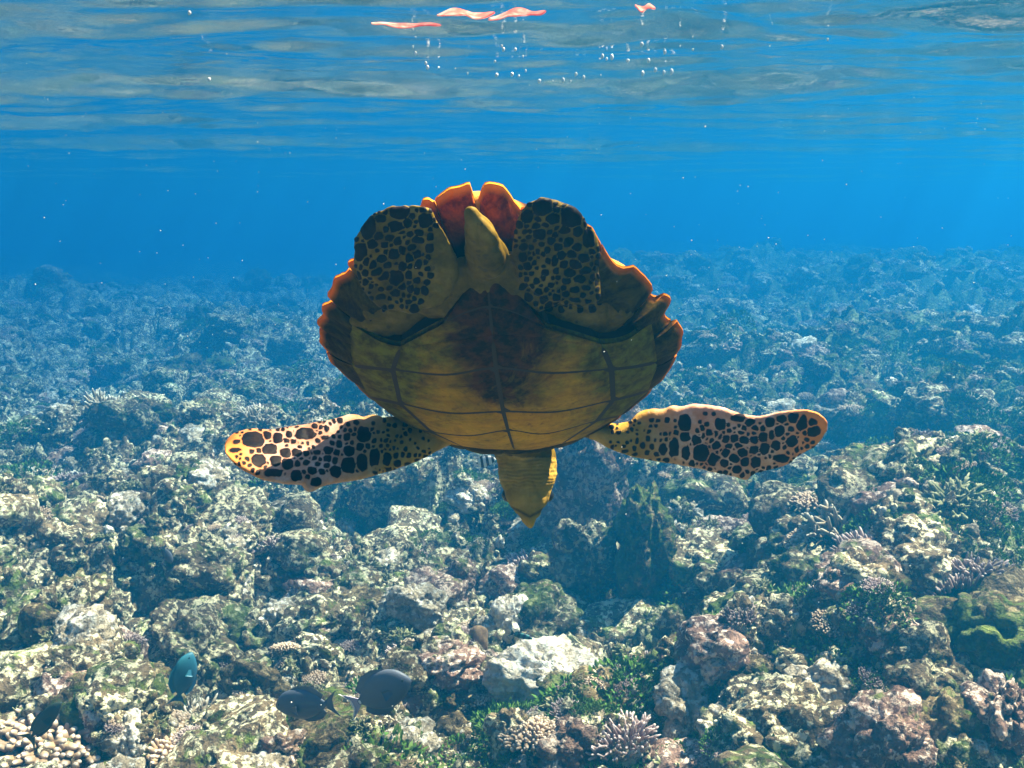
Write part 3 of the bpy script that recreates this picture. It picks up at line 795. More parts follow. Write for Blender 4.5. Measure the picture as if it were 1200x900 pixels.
allr = np.concatenate([np.array(s, float) for s in RIM]); rl = on_plane(allr[:, 0], allr[:, 1], 0.0)
RC = np.array([(rl[:, 0].min()+rl[:, 0].max())/2, (rl[:, 1].min()+rl[:, 1].max())/2])
th_ = np.arctan2(rl[:, 1]-RC[1], rl[:, 0]-RC[0]); rr_ = np.hypot(rl[:, 0]-RC[0], rl[:, 1]-RC[1])
od = np.argsort(th_); th_, rr_ = th_[od], rr_[od]
tg = np.linspace(-math.pi, math.pi, 361)
rg = np.interp(tg, np.concatenate([th_-2*math.pi, th_, th_+2*math.pi]), np.tile(rr_, 3))
ker = np.exp(-np.linspace(-2, 2, 31)**2); ker /= ker.sum()
rg_s = np.convolve(np.concatenate([rg[-31:-1], rg, rg[1:31]]), ker, 'same')[30:-30]
def rho_of(x, y):
    return np.hypot(x-RC[0], y-RC[1])/np.interp(np.arctan2(y-RC[1], x-RC[0]), tg, rg_s)
def z_plas(x, y): return -0.054*(1-np.clip(rho_of(x, y), 0, 1)**2.4)
def z_lens(x, y): return -0.020*(1-np.clip(rho_of(x, y), 0, 1)**2.4)
def on_plastron(px, py, lift=0.0):
    px = np.asarray(px, float); z = np.zeros_like(px)-.02
    for _ in range(60):
        l = on_plane(px, py, z); z = .6*z+.4*(z_plas(l[..., 0], l[..., 1])-lift)
    return on_plane(px, py, z)

def closed_plate(A, B):
    """solid between two grids of points of the same size (A seen, B behind)"""
    nu, nv = A.shape[:2]; n = nu*nv
    V = np.concatenate([A.reshape(-1, 3), B.reshape(-1, 3)])
    F = grid_faces(nu, nv); F = np.concatenate([F, F[:, ::-1]+n])
    idx = np.arange(n).reshape(nu, nv)
    loop = np.concatenate([idx[0, :], idx[1:, -1], idx[-1, -2::-1], idx[-2:0:-1, 0]])
    nx = np.roll(loop, -1)
    return V, np.concatenate([F, np.stack([loop, loop+n, nx+n, nx], -1)])

# carapace: domed lens inside the scutes
cara = []
nth = 120
ta = np.linspace(-math.pi, math.pi, nth, endpoint=False); rO = np.interp(ta, tg, rg_s)*.93
for k in range(15):
    q = math.sin(k/14*math.pi/2)+1e-4
    x, y = RC[0]+q*rO*np.cos(ta), RC[1]+q*rO*np.sin(ta)
    cara.append(np.stack([x, y, 0.012+0.078*(1-q**2.2)**.8*(1-.25*np.clip(-y/.2, -1, 1))], -1))
for k in range(13, -1, -1):
    q = math.sin(k/14*math.pi/2)+1e-4
    x, y = RC[0]+q*rO*np.cos(ta), RC[1]+q*rO*np.sin(ta)
    cara.append(np.stack([x, y, z_lens(x, y)*.8+.004], -1))
V = np.stack(cara, 1).reshape(-1, 3); F = grid_faces(nth, len(cara), closed_u=True)
carapace = link('carapace', mesh_np('carapace', V, F), M_cara, turtle)
carapace['label'] = 'domed amber and brown upper shell'
for si, seg in enumerate(RIM):
    nu, nv = 15, 9
    o_ = resample(seg, nu); lo = on_plane(o_[:, 0], o_[:, 1], 0.0)[:, :2]
    sc_in = .66 if si in (0, 23, 22, 1) else .78
    cmid = lo.mean(0)
    lo = cmid+(lo-cmid)*.985
    jag = .0016 if lo[:, 1].mean() < .05 else .0004
    od_ = lo-RC; lo = lo+od_/np.linalg.norm(od_, axis=1)[:, None]*(jag*np.convolve(np.random.RandomState(900+si).normal(size=nu+4), [.4, .8, 1, .8, .4], 'valid')*(.5+.5*np.random.RandomState(si).rand()))[:, None]
    bot = np.zeros((nu, nv, 3)); top = np.zeros((nu, nv, 3)); tv = np.zeros((nu, nv))
    for j in range(nv):
        f = sc_in+(1-sc_in)*(j/(nv-1))**.8
        xy = RC+(lo-RC)*f
        u = np.linspace(-1, 1, nu)
        zb = -0.006-0.012*(1-(j/(nv-1)))-0.0025*(1-u**6)+0.010*(j/(nv-1))**2
        thk = 0.010*(1-(j/(nv-1))**3)+0.0025
        bot[:, j] = np.column_stack([xy, zb]); top[:, j] = np.column_stack([xy, zb+thk]); tv[:, j] = j/(nv-1)
    Vp, Fp = closed_plate(bot, top)
    mp = mesh_np('marginal_scute', Vp, Fp, attrs={'tip': np.concatenate([tv.ravel(), tv.ravel()]), 'red': np.full(len(Vp), 1.0 if si in (0, 22, 23) else 0.0)})
    link('marginal_scute', mp, M_marg, carapace)

# plastron: rows of scutes either side of the middle seam
US = np.array([-2, -1, -.5, 0, .5, 1, 2.0])
ROWS = np.array([
 [(440,420),(480,392),(515,352),(552,335),(595,352),(645,392),(690,425)],
 [(395,500),(425,478),(490,445),(560,428),(640,448),(725,490),(770,515)],
 [(150,480),(300,545),(420,535),(568,515),(700,520),(885,538),(1035,480)],
 [(155,600),(278,612),(430,627),(578,607),(740,622),(915,610),(1055,590)],
 [(205,692),(300,712),(440,740),(600,736),(760,736),(920,702),(1030,672)],
 [(305,765),(392,796),(500,806),(614,790),(725,800),(872,762),(940,748)],
 [(440,826),(480,836),(550,845),(632,848),(690,847),(770,830),(830,810)]], float)
ROWS = np.stack([350+ROWS[..., 0]/2.5, 190+ROWS[..., 1]/2.5], -1)
def crom(xs, ys, t):
    """smooth curve through points ys at xs"""
    t = np.asarray(t, float); i = np.clip(np.searchsorted(xs, t, 'right')-1, 0, len(xs)-2)
    h = xs[i+1]-xs[i]; s = ((t-xs[i])/h)[..., None]
    m = np.gradient(ys, xs, axis=0)
    y0, y1, m0, m1 = ys[i], ys[i+1], m[i]*h[..., None], m[i+1]*h[..., None]
    return (2*s**3-3*s**2+1)*y0+(s**3-2*s**2+s)*m0+(-2*s**3+3*s**2)*y1+(s**3-s**2)*m1
def plas_px(u, v, side):
    """photograph position of plastron coordinates u (across) and v (along)"""
    out = np.zeros((len(u), len(v), 2))
    rowsu = np.stack([crom(US, ROWS[k], u) for k in range(7)], 1)     # nu,7,2
    for j, vv in enumerate(v):
        k = min(int(vv), 5); f = vv-k
        wob = 0
        out[:, j] = rowsu[:, k]*(1-f)+rowsu[:, k+1]*f
    return out
def patch(u0, u1, v0, v1, nu, nv, lift, drop, gap):
    u = np.linspace(u0, u1, nu); v = np.linspace(v0, v1, nv)
    p = plas_px(u, v, 0)
    ctr = p.mean((0, 1)); d = ctr-p; p = p+d/np.maximum(np.linalg.norm(d, axis=-1, keepdims=True), 1e-6)*gap
    A = on_plastron(p[..., 0], p[..., 1], lift)
    eu = np.minimum(np.arange(nu), np.arange(nu)[::-1]); ev = np.minimum(np.arange(nv), np.arange(nv)[::-1])
    e = np.minimum(eu[:, None], ev[None])
    A[..., 2] += np.where(e == 0, .0022, np.where(e == 1, .0004, 0))
    Bk = A.copy(); Bk[..., 2] += drop
    return closed_plate(A, Bk)
parts = [patch(-1, 1, 0, 2.02, 25, 13, .0005, .035, 0), patch(-2, 2, 2, 6, 41, 33, .0005, .02, 0)]
V, F = merge(parts)
plas = link('plastron', mesh_np('plastron', V, F), M_seam, turtle)
plas['label'] = 'flat lower shell with ochre scutes darkened towards the tail'
for k in range(6):
    for u0, u1 in ((-1, 0), (0, 1)):
        V, F = patch(u0, u1, k, k+1, 15, 11, .0022, .006, .13)
        link('scute', mesh_np('scute', V, F), M_plas, plas)
for k in range(2, 6):
    for u0, u1 in ((-2, -1), (1, 2)):
        V, F = patch(u0, u1, k, k+1, 13, 11, .0018, .006, .13)
        link('scute', mesh_np('scute', V, F), M_plas, plas)

# skin: head, neck, flippers, tail and soft body grown into one surface
def sweep(Lw, Tw, th, sides=30, power=.75):
    """wing between two edge curves (world points) with a thickness along its length"""
    n = len(Lw); V = []
    for i in range(n):
        t = (Lw[min(i+1, n-1)]+Tw[min(i+1, n-1)]-Lw[max(i-1, 0)]-Tw[max(i-1, 0)]); t = t/np.linalg.norm(t)
        c = Tw[i]-Lw[i]; nr = np.cross(t, c); nr /= np.linalg.norm(nr)+1e-9
        a = np.arange(sides)*2*math.pi/sides
        s = (1-np.cos(a))/2; off = np.sign(np.sin(a))*np.abs(np.sin(a))**power*th[i]
        V.append(Lw[i]+s[:, None]*c+off[:, None]*nr)
    V = np.concatenate(V); F = []
    for i in range(n-1):
        for j in range(sides):
            F.append([i*sides+j, i*sides+(j+1) % sides, (i+1)*sides+(j+1) % sides, (i+1)*sides+j])
    V = np.concatenate([V, V[:sides].mean(0)[None], V[-sides:].mean(0)[None]])
    for j in range(sides):
        a, b_ = j, (j+1) % sides
        F.append([b_, a, n*sides, n*sides]); e = (n-1)*sides
        F.append([e+a, e+b_, n*sides+1, n*sides+1])
    return V, np.array(F)

def flipper(top, bot, depth_root, depth_tip, dt, db, th0, th1, n=90, curl=0.0):
    Lp, Tp = resample(top, n), resample(bot, n)
    t = np.linspace(0, 1, n)
    d = depth_root+(depth_tip-depth_root)*t+curl*np.sin(t*math.pi)
    Lw = cam_pt(Lp[:, 0], Lp[:, 1], d+dt*t); Tw = cam_pt(Tp[:, 0], Tp[:, 1], d+db*t)
    th = th0+(th1-th0)*t**.7; th[-6:] *= np.linspace(1, .5, 6)
    return sweep(Lw, Tw, th)

LF_TOP = [(560,478),(520,482),(480,490),(470,491),(458,489),(446,491),(440,487),(433,487),(424,490),(416,486),(409,486),(398,490),(379,494.5),(357,498),(335,502),(320,504),(308,504),(296,503),(287,504),(275,508),(267,514),(263,521)]
LF_BOT = [(575,505),(545,514),(522,523),(500,535),(484,542),(468,548),(436,558),(411,563.5),(390,566.5),(378,569),(371,573),(363,577),(359,574),(357,568),(348,567),(335,567),(310,562),(287,551),(272,540),(264,530)]
RF_TOP = [(650,480),(690,490),(720,498),(738,495),(745,486),(751,482),(765,478.5),(776,480),(781,479),(787,475),(798,477),(813,473),(831,475),(850,478.5),(868,486),(890,488),(912,483),(930,481),(945,480),(958,484),(967,491),(970,497)]
RF_BOT = [(640,500),(672,508),(699,515),(718,526),(743,535),(769,540),(798,544.5),(824,550),(850,555.5),(862,558),(870,561),(876,563),(880,558),(883,555),(901,550),(919,546),(928,541),(932,536),(938,532),(954,522.5),(963,514),(969,504)]
skin = [flipper(LF_TOP, LF_BOT, 1.17, 1.02, .045, -.03, .020, .0050, curl=-.02),
        flipper(RF_TOP, RF_BOT, 1.17, 1.06, -.022, .02, .020, .0050, curl=.02)]
# hind flippers: (outer edge, inner edge), from the knee to the tip
def hind(outer, inner, zo, zi, th):
    n = 46; Lp, Tp = resample(outer, n), resample(inner, n); t = np.linspace(0, 1, n)
    Lw = t_world(on_plane(Lp[:, 0], Lp[:, 1], zo[0]+(zo[1]-zo[0])*t)); Tw = t_world(on_plane(Tp[:, 0], Tp[:, 1], zi[0]+(zi[1]-zi[0])*t))
    return sweep(Lw, Tw, th*np.interp(t, [0, .06, .2, .75, 1], [.4, .95, 1.1, .6, .35]))
skin.append(hind([(462,366),(446,358),(432,345),(421,330),(415,312),(413,294),(416,280),(424,266),(433,254),(444,246),(462,243)],
                 [(490,366),(512,358),(530,346),(540,328),(538,306),(530,288),(522,272),(515,258),(509,249),(500,243),(482,241)], (-.034, -.016), (-.052, -.022), .010))
skin.append(hind([(690,360),(698,355),(703,344),(703,330),(704,312),(704,298),(700,280),(694,266),(682,250),(668,240),(652,234)],
                 [(668,360),(646,354),(622,342),(606,325),(598,306),(600,288),(605,272),(608,256),(612,246),(620,236),(634,231)], (-.034, -.016), (-.052, -.022), .010))
def ring_loft(rows, ratio=.85):
    """head or tail: (px, py, half width px, depth) down its axis"""
    rows = np.asarray(rows, float); tt = np.arange(len(rows), dtype=float)
    rows = crom(tt, rows, np.linspace(0, len(rows)-1, 60))
    Pc = cam_pt(rows[:, 0], rows[:, 1], rows[:, 3]); rad = np.maximum(rows[:, 2], .6)*rows[:, 3]/FPX
    V = []; sides = 32; a = np.arange(sides)*2*math.pi/sides
    for i in range(len(Pc)):
        t = Pc[min(i+1, 59)]-Pc[max(i-1, 0)]; t /= np.linalg.norm(t)
        u = RT-t*(RT @ t); u /= np.linalg.norm(u); v = np.cross(t, u)
        V.append(Pc[i]+rad[i]*(np.cos(a)[:, None]*u+ratio*np.sin(a)[:, None]*v))
    V = np.concatenate(V); F = grid_faces(60, sides)
    F = np.concatenate([F, np.stack([np.arange(59)*sides+sides-1, np.arange(1, 60)*sides+sides-1, np.arange(1, 60)*sides, np.arange(59)*sides], -1)])
    V = np.concatenate([V, Pc[:1], Pc[-1:]]); caps = []
    for j in range(sides):
        k = (j+1) % sides; caps += [[j, k, 60*sides, 60*sides], [59*sides+k, 59*sides+j, 60*sides+1, 60*sides+1]]
    return V, np.concatenate([F, np.array(caps)])
HEAD = [(602,480,46,1.16),(612,515,37,1.198),(617,540,35,1.205),(618.5,558,34,1.205),(618.5,573,29.5,1.203),(619,585,24,1.20),(619.5,596,17.5,1.197),(620,606,11,1.194),(621,613,6.5,1.192),(621.5,619,2.0,1.191)]
skin.append(ring_loft(HEAD, .95))
skin.append(ring_loft([(578,345,36,.95),(573,318,30,.900),(569,298,26,.866),(564,278,21,.844),(558,262,15,.832),(553,252,10,.827),(551,247,7,.825),(550.5,244.5,3,.825)], .75))
def blob(px, py, z, rad):
    Vb, Fb = ICO3; c_ = on_plane(px, py, z)
    return t_world(c_+Vb*np.asarray(rad)), np.concatenate([Fb, Fb[:, 2:]], 1)
skin.append(blob(468, 374, -.013, (.046, .036, .011)))
skin.append(blob(684, 372, -.013, (.046, .036, .011)))
skin.append(blob(574, 338, -.026, (.080, .045, .015)))
Vb, Fb = ICO4
skin.append((t_world(np.array([RC[0], RC[1]+.01, -.004])+Vb*np.array([.125, .165, .026])), np.concatenate([Fb, Fb[:, 2:]], 1)))
V, F = merge(skin)
me = bpy.data.meshes.new('skin_raw')
me.from_pydata([tuple(v) for v in t_local(V)], [], [tuple(dict.fromkeys(int(i) for i in f)) for f in F])
bm = bmesh.new(); bm.from_mesh(me); bmesh.ops.recalc_face_normals(bm, faces=bm.faces); bm.to_mesh(me); bm.free()
tmp = bpy.data.objects.new('skin_raw', me); C.objects.link(tmp)
rm = tmp.modifiers.new('grow', 'REMESH'); rm.mode = 'VOXEL'; rm.voxel_size = 0.0014; rm.use_smooth_shade = True
sm = tmp.modifiers.new('relax', 'SMOOTH'); sm.factor = .5; sm.iterations = 3
dg = bpy.context.evaluated_depsgraph_get()
body_me = bpy.data.meshes.new_from_object(tmp.evaluated_get(dg)); body_me.name = 'body'
bpy.data.objects.remove(tmp)
nv_ = len(body_me.vertices); co = np.zeros(nv_*3, np.float32); body_me.vertices.foreach_get('co', co); co = co.reshape(-1, 3).astype(float)
pxv, pyv = to_px(t_world(co))

def zone(lst, ox, oy, s): return [(ox+a/s, oy+b_/s, c_/s, d/s) for a, b_, c_, d in lst]
SC_L = zone([(310,365,85,60),(420,330,30,28),(505,355,35,35),(595,330,20,25),(570,380,18,18),(630,382,22,16),(720,320,85,38),(885,275,15,28),(440,440,60,38),(565,470,40,35),(650,470,38,28),(725,480,25,20),(355,530,50,50),(485,535,42,38),(580,555,45,40),(655,550,25,25),(720,548,28,18),(810,470,30,18),(785,515,22,14),(870,350,38,16),(940,345,12,16),(985,345,14,18),(895,450,36,30),(930,395,14,25),(980,405,20,28),(965,470,22,30),(885,515,32,24),(885,575,20,18),(820,560,20,12),(770,610,36,28),(850,620,22,22),(950,530,22,28),(470,625,80,28),(650,650,42,38),(735,660,16,18),(800,700,38,32),(955,620,40,42),(1045,350,22,35),(1060,455,42,38),(1055,570,52,60),(1080,395,12,20),(170,450,55,14),(185,385,28,13)], 250, 460, 6.667) \
 + zone([(180,340,52,62),(155,440,30,26),(170,570,38,72),(270,530,36,85),(370,535,30,60),(270,395,16,20),(215,435,16,22),(320,385,10,14),(325,440,14,20),(440,510,16,22),(425,455,14,16),(455,575,26,26),(495,500,14,22),(520,460,12,16),(550,510,16,18),(600,505,12,14),(665,480,14,12),(710,460,10,10),(380,620,35,16),(540,580,25,14),(490,400,10,16),(490,355,10,14),(555,385,8,12),(620,445,10,10),(620,550,25,12),(680,515,25,12),(270,650,22,12),(380,430,10,14),(600,410,8,10),(430,390,10,12),(380,350,10,12),(340,320,12,10)], 400, 460, 6.923)
SC_R = zone([(770,265,50,72),(770,385,42,36),(870,420,40,42),(675,490,40,90),(778,530,28,78),(915,530,65,80),(575,498,32,48),(480,475,18,25),(400,465,17,25),(445,405,16,28),(348,425,14,22),(325,492,18,20),(440,525,16,22),(525,545,22,20),(600,590,30,18),(1045,465,36,32),(1025,590,50,62),(692,350,20,22),(685,305,12,14),(640,360,10,18),(605,410,14,24),(555,420,10,14),(965,275,18,18),(925,310,18,26),(980,350,26,26),(1085,280,45,50),(1070,385,20,28),(960,405,12,14),(905,260,14,14),(950,185,18,16),(1020,185,14,14),(350,360,10,14),(230,475,14,14),(245,515,28,14),(325,545,28,12),(120,440,12,12),(165,470,10,10),(180,440,12,10),(510,415,10,18),(465,300,12,14),(555,365,10,14),(530,250,20,12),(420,330,8,10),(300,420,8,10)], 700, 460, 7.5) \
 + zone([(190,225,70,28),(290,260,46,32),(340,310,30,22),(465,260,42,35),(570,235,42,30),(685,225,60,40),(745,265,44,74),(845,262,34,30),(850,340,58,42),(550,340,42,46),(400,315,25,25),(405,390,36,42),(325,410,28,36),(480,370,22,38),(75,405,28,30),(155,405,32,32),(240,420,36,30),(105,470,24,20),(190,465,36,22),(80,530,32,32),(225,530,42,36),(155,580,42,36),(325,505,38,36),(420,495,42,48),(520,465,36,40),(660,430,48,46),(700,500,16,44),(345,610,42,52),(250,610,36,36),(565,580,75,34),(65,620,32,32),(180,675,40,34),(210,355,25,18),(110,330,25,18),(0,370,20,30),(0,535,18,28),(0,615,20,36)], 840, 460, 7.5)
SC_H = zone([(203,190,22,36),(180,264,18,26),(296,146,28,19),(284,190,24,15),(372,172,20,20),(352,208,14,9),(350,230,18,11),(240,165,14,10),(215,240,15,12),(235,215,13,11),(252,243,11,9),(268,222,13,9),(290,232,11,11),(200,292,12,12),(216,300,10,14),(230,322,17,11),(252,336,22,11),(195,325,9,9),(245,285,14,11),(262,302,11,11),(280,270,15,13),(302,260,9,11),(285,342,22,22),(305,305,11,13),(322,330,9,15),(325,282,11,11),(330,255,12,9),(345,272,13,12),(350,302,9,13),(282,385,17,9),(302,365,11,9),(265,375,10,7),(318,180,12,12),(345,350,10,8),(375,355,8,7),(330,160,10,8),(240,400,14,6),(325,215,9,7),(300,205,9,6),(260,195,10,9),
 (715,130,28,24),(745,165,24,14),(800,160,32,32),(850,225,16,28),(668,160,18,18),(705,210,18,14),(695,188,11,8),(757,140,12,10),(780,200,17,11),(760,195,9,7),(820,205,13,14),(740,232,11,9),(762,250,13,11),(790,238,15,12),(815,250,13,11),(835,282,17,12),(800,272,13,10),(770,276,11,11),(750,290,9,13),(780,302,13,11),(810,302,18,12),(840,320,18,10),(795,327,17,11),(825,345,17,9),(785,350,13,9),(810,375,15,7),(860,262,9,9),(728,258,8,9),(810,405,18,6),(850,408,10,5),(735,205,8,8),(722,180,8,8),(755,320,8,10),(730,290,7,9),(840,370,12,6),(712,240,8,8),(700,265,6,7)], 350, 190, 2.5)
q = np.random.RandomState(12)
for x0, x1, y0, y1 in ((412, 512, 244, 362), (600, 704, 234, 362)):
    for _ in range(1500):
        cx, cy_ = q.uniform(x0, x1), q.uniform(y0, y1)
        inner = (cx-x0)/(x1-x0) if x0 < 500 else (x1-cx)/(x1-x0)
        if inner > 1.0-.22*(cy_-y0)/(y1-y0)+.08*q.rand(): continue
        gap = min(math.hypot((cx-a)/1.0, cy_-b_)-max(c_, d) for a, b_, c_, d in SC_H)
        r_ = min(gap-1.2, q.uniform(2.2, 5.0))
        if r_ > 1.7: SC_H.append((cx, cy_, r_, r_*q.uniform(.8, 1.2)))
for lst, x0, x1 in ((SC_L, 275, 505), (SC_R, 715, 955)):
    tip_x = x0 if lst is SC_L else x1
    for _ in range(900):
        cx, cy_ = q.uniform(x0, x1), q.uniform(492, 556)
        far_ = abs(cx-tip_x)/230.0
        gap = min(math.hypot(cx-a, cy_-b_)-(c_+d)/2 for a, b_, c_, d in lst)
        r_ = min(gap-.9, q.uniform(1.6, 3.4)*(1-.45*max(0, far_-.6)))
        if r_ > 1.25 and q.rand() < (.75 if far_ < .6 else .35): lst.append((cx, cy_, r_, r_*q.uniform(.85, 1.25)))
mask = np.full(nv_, -1.0)
wpx = pxv+0.9*vnoise(pxv*.22, pyv*.22, 0, 301); wpy = pyv+0.9*vnoise(pxv*.22, pyv*.22, 5, 302)
loc_y = co[:, 1]
for lst, sel in ((SC_L, (loc_y > .03) & (pxv < 530)), (SC_R, (loc_y > .03) & (pxv > 690)), (SC_H, (loc_y < .03))):
    idx = np.where(sel)[0]
    b1 = np.full(len(idx), -9.0); b2 = b1.copy()
    for cx, cy_, rx, ry in lst:
        e = 1-(np.abs((wpx[idx]-cx)/(rx+1.1))**2.6+np.abs((wpy[idx]-cy_)/(ry+1.1))**2.6)**(1/2.6)
        e = e*min(rx, ry)/5
        b2 = np.maximum(b2, np.minimum(b1, e)); b1 = np.maximum(b1, e)
    mask[idx] = np.minimum(b1, (b1-b2)*.8-.10)      # a pale line stays between touching scales
front = ((loc_y > .03) & ((pxv < 530) | (pxv > 690))).astype(float)
head = ((pyv > 536) & (pxv > 575) & (pxv < 660)).astype(float)
beak = head*np.clip((pyv-606)/6, 0, 1)
jaw = head*np.clip(1-np.abs(pyv-(598+0.30*np.abs(pxv-621)*-1.9+8))/3.0, 0, 1)*np.clip((pyv-572)/8, 0, 1)
root_shade = np.clip((pxv-395)/60, 0, 1)*(pxv < 600)+np.clip((810-pxv)/60, 0, 1)*(pxv >= 600)  # shaded roots olive, lit ends pink: flipper light put into the colour
tipness = np.clip((325-pxv)/50, 0, 1)*(pxv < 530)+np.clip((pxv-905)/50, 0, 1)*(pxv > 690)
for nme, arr in (('scale', mask), ('front', front), ('beak', beak), ('jaw', jaw), ('rim', tipness*front), ('head', head), ('root_shade', root_shade*front)):
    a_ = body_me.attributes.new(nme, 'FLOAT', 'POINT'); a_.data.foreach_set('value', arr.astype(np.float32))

M_skin, nt, b = new_mat('turtle skin')
tc = N(nt, 'ShaderNodeTexCoord'); vec = tc.outputs['Object']
def A_(n):
    a = N(nt, 'ShaderNodeAttribute'); a.attribute_name = n; return a.outputs['Fac']
hindc = ramp(nt, noise(nt, 30, 5, vec, .65), [(0.3, (0.05, 0.032, 0.003)), (0.5, (0.15, 0.095, 0.008)), (0.7, (0.28, 0.18, 0.035))])
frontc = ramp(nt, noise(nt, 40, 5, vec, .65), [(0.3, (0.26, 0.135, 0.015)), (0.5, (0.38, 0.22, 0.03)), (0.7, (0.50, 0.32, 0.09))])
lit_pink = ramp(nt, noise(nt, 50, 5, vec, .65), [(0.3, (0.50, 0.19, 0.085)), (0.5, (0.62, 0.32, 0.21)), (0.7, (0.74, 0.50, 0.42))])
frontc = mixc(nt, A_('root_shade'), lit_pink, frontc)
frontc = mixc(nt, A_('rim'), frontc, (0.74, 0.24, 0.05))
headc = ramp(nt, noise(nt, 45, 4, vec), [(0.3, (0.24, 0.14, 0.015)), (0.7, (0.46, 0.29, 0.06))])
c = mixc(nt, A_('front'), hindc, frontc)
c = mixc(nt, A_('head'), c, headc)
spots = ramp(nt, noise(nt, 85, 3, vec, .5), [(0.60, 0), (0.66, .85)])
nf = N(nt, 'ShaderNodeMath', operation='SUBTRACT'); nf.inputs[0].default_value = 1.0; nt.links.new(A_('front'), nf.inputs[1])
sp = N(nt, 'ShaderNodeMath', operation='MULTIPLY'); nt.links.new(spots, sp.inputs[0]); nt.links.new(nf.outputs[0], sp.inputs[1])
sp2 = N(nt, 'ShaderNodeMath', operation='MULTIPLY'); nt.links.new(sp.outputs[0], sp2.inputs[0])
nh = N(nt, 'ShaderNodeMath', operation='SUBTRACT'); nh.inputs[0].default_value = 1.0; nt.links.new(A_('head'), nh.inputs[1]); nt.links.new(nh.outputs[0], sp2.inputs[1])
c = mixc(nt, sp2.outputs[0], c, (0.09, 0.06, 0.015))
scm = ramp(nt, A_('scale'), [(0.0, 0), (0.10, 1.0)])
nsc = N(nt, 'ShaderNodeMath', operation='MULTIPLY_ADD'); nt.links.new(noise(nt, 160, 3, vec), nsc.inputs[0]); nsc.inputs[1].default_value = .22; nsc.inputs[2].default_value = -.11
asc = N(nt, 'ShaderNodeMath', operation='ADD'); nt.links.new(A_('scale'), asc.inputs[0]); nt.links.new(nsc.outputs[0], asc.inputs[1])
scm = ramp(nt, asc.outputs[0], [(0.0, 0), (0.12, 1.0)])
c = mixc(nt, scm, c, ramp(nt, noise(nt, 70, 3, vec), [(0.4, (0.006, 0.005, 0.007)), (0.7, (0.022, 0.012, 0.010))]))
c = mixc(nt, A_('jaw'), c, (0.04, 0.03, 0.01))
c = mixc(nt, A_('beak'), c, (0.55, 0.30, 0.03))
nt.links.new(c, b.inputs['Base Color'])
b.inputs['Roughness'].default_value = 0.55; b.inputs['Specular IOR Level'].default_value = 0.07
vo = N(nt, 'ShaderNodeTexVoronoi', Scale=170); vo.feature = 'DISTANCE_TO_EDGE'; nt.links.new(vec, vo.inputs['Vector'])
p = bump(nt, None, scm, .5, .0012)
p = bump(nt, None, vo.outputs['Distance'], .35, .0008, p)
bump(nt, b, noise(nt, 60, 4, vec), .4, .003, p)
nrm_ = np.zeros(nv_*3, np.float32); body_me.vertices.foreach_get('normal', nrm_); nrm_ = nrm_.reshape(-1, 3)
soft = 1-front
fold = fbm(co[:, 0]*70, co[:, 1]*45, co[:, 2]*70, 410, 3)
neck = head*np.clip((578-pyv)/12, 0, 1)
crease = np.abs(np.sin((pyv-530)*.75+1.6*vnoise(pxv*.12, pyv*.12, 0, 411)+.03*(pxv-617)))**.5
disp = soft*(.0016*fold)+front*(.0004*fold)+np.clip(mask*2.5, 0, 1)*.0007-neck*(1-crease)*.0013
disp = disp+(1-head)*soft*(-.0016*(1-np.abs(vnoise(co[:, 0]*55, co[:, 1]*28, co[:, 2]*40, 412))*3).clip(0, 1))
co2 = (co+nrm_*disp[:, None]).astype(np.float32); body_me.vertices.foreach_set('co', co2.ravel()); body_me.update()
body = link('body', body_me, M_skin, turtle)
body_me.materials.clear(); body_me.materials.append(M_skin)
body['label'] = 'yellowish skin with black scales on the four flippers'
M_eye, nt, b = new_mat('eye'); b.inputs['Base Color'].default_value = (.01, .01, .01, 1); b.inputs['Roughness'].default_value = .1
Vb, Fb = ICO3
for s in (-1, 1):
    ec = t_local(cam_pt(618.5+s*22, 580, 1.216))
    link('eye', mesh_np('eye', ec+Vb*.0085, Fb), M_eye, turtle)

# ------------------------------------------------------------------ fish
def fish_mat(name, back, belly, stripe=None, rough=.45):
    m, nt, b = new_mat(name)
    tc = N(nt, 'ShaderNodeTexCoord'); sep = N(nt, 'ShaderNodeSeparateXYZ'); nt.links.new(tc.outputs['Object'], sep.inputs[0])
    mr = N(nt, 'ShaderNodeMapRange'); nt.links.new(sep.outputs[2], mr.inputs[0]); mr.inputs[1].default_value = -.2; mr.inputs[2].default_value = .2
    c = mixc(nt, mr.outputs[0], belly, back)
    if stripe:
        wv = N(nt, 'ShaderNodeTexWave', Scale=1.3, Distortion=.6); wv.bands_direction = 'X'; nt.links.new(tc.outputs['Object'], wv.inputs['Vector'])
        c = mixc(nt, ramp(nt, wv.outputs[1], [(0.45, 0), (0.6, 1)]), c, stripe)
    nt.links.new(c, b.inputs['Base Color']); b.inputs['Roughness'].default_value = rough; b.inputs['Specular IOR Level'].default_value = .35
    bump(nt, b, noise(nt, 60, 3, tc.outputs['Object']), .2, .004)
    return m
M_white, nt, b = new_mat('fish white'); b.inputs['Base Color'].default_value = (.75, .72, .68, 1)
def fin_sheet(pts_a, pts_b, th=.006):
    """thin fin between two edge polylines in the fish's own plane"""
    n = 14; A_p, B_p = resample(pts_a, n), resample(pts_b, n)
    g = np.zeros((n, 7, 3))
    for j in range(7):
        f = j/6; p_ = A_p*(1-f)+B_p*f; g[:, j, 0] = p_[:, 0]; g[:, j, 2] = p_[:, 1]
        g[:, j, 1] = th*(1-f*.85)
    g2 = g.copy(); g2[..., 1] *= -1
    return closed_plate(g, g2)
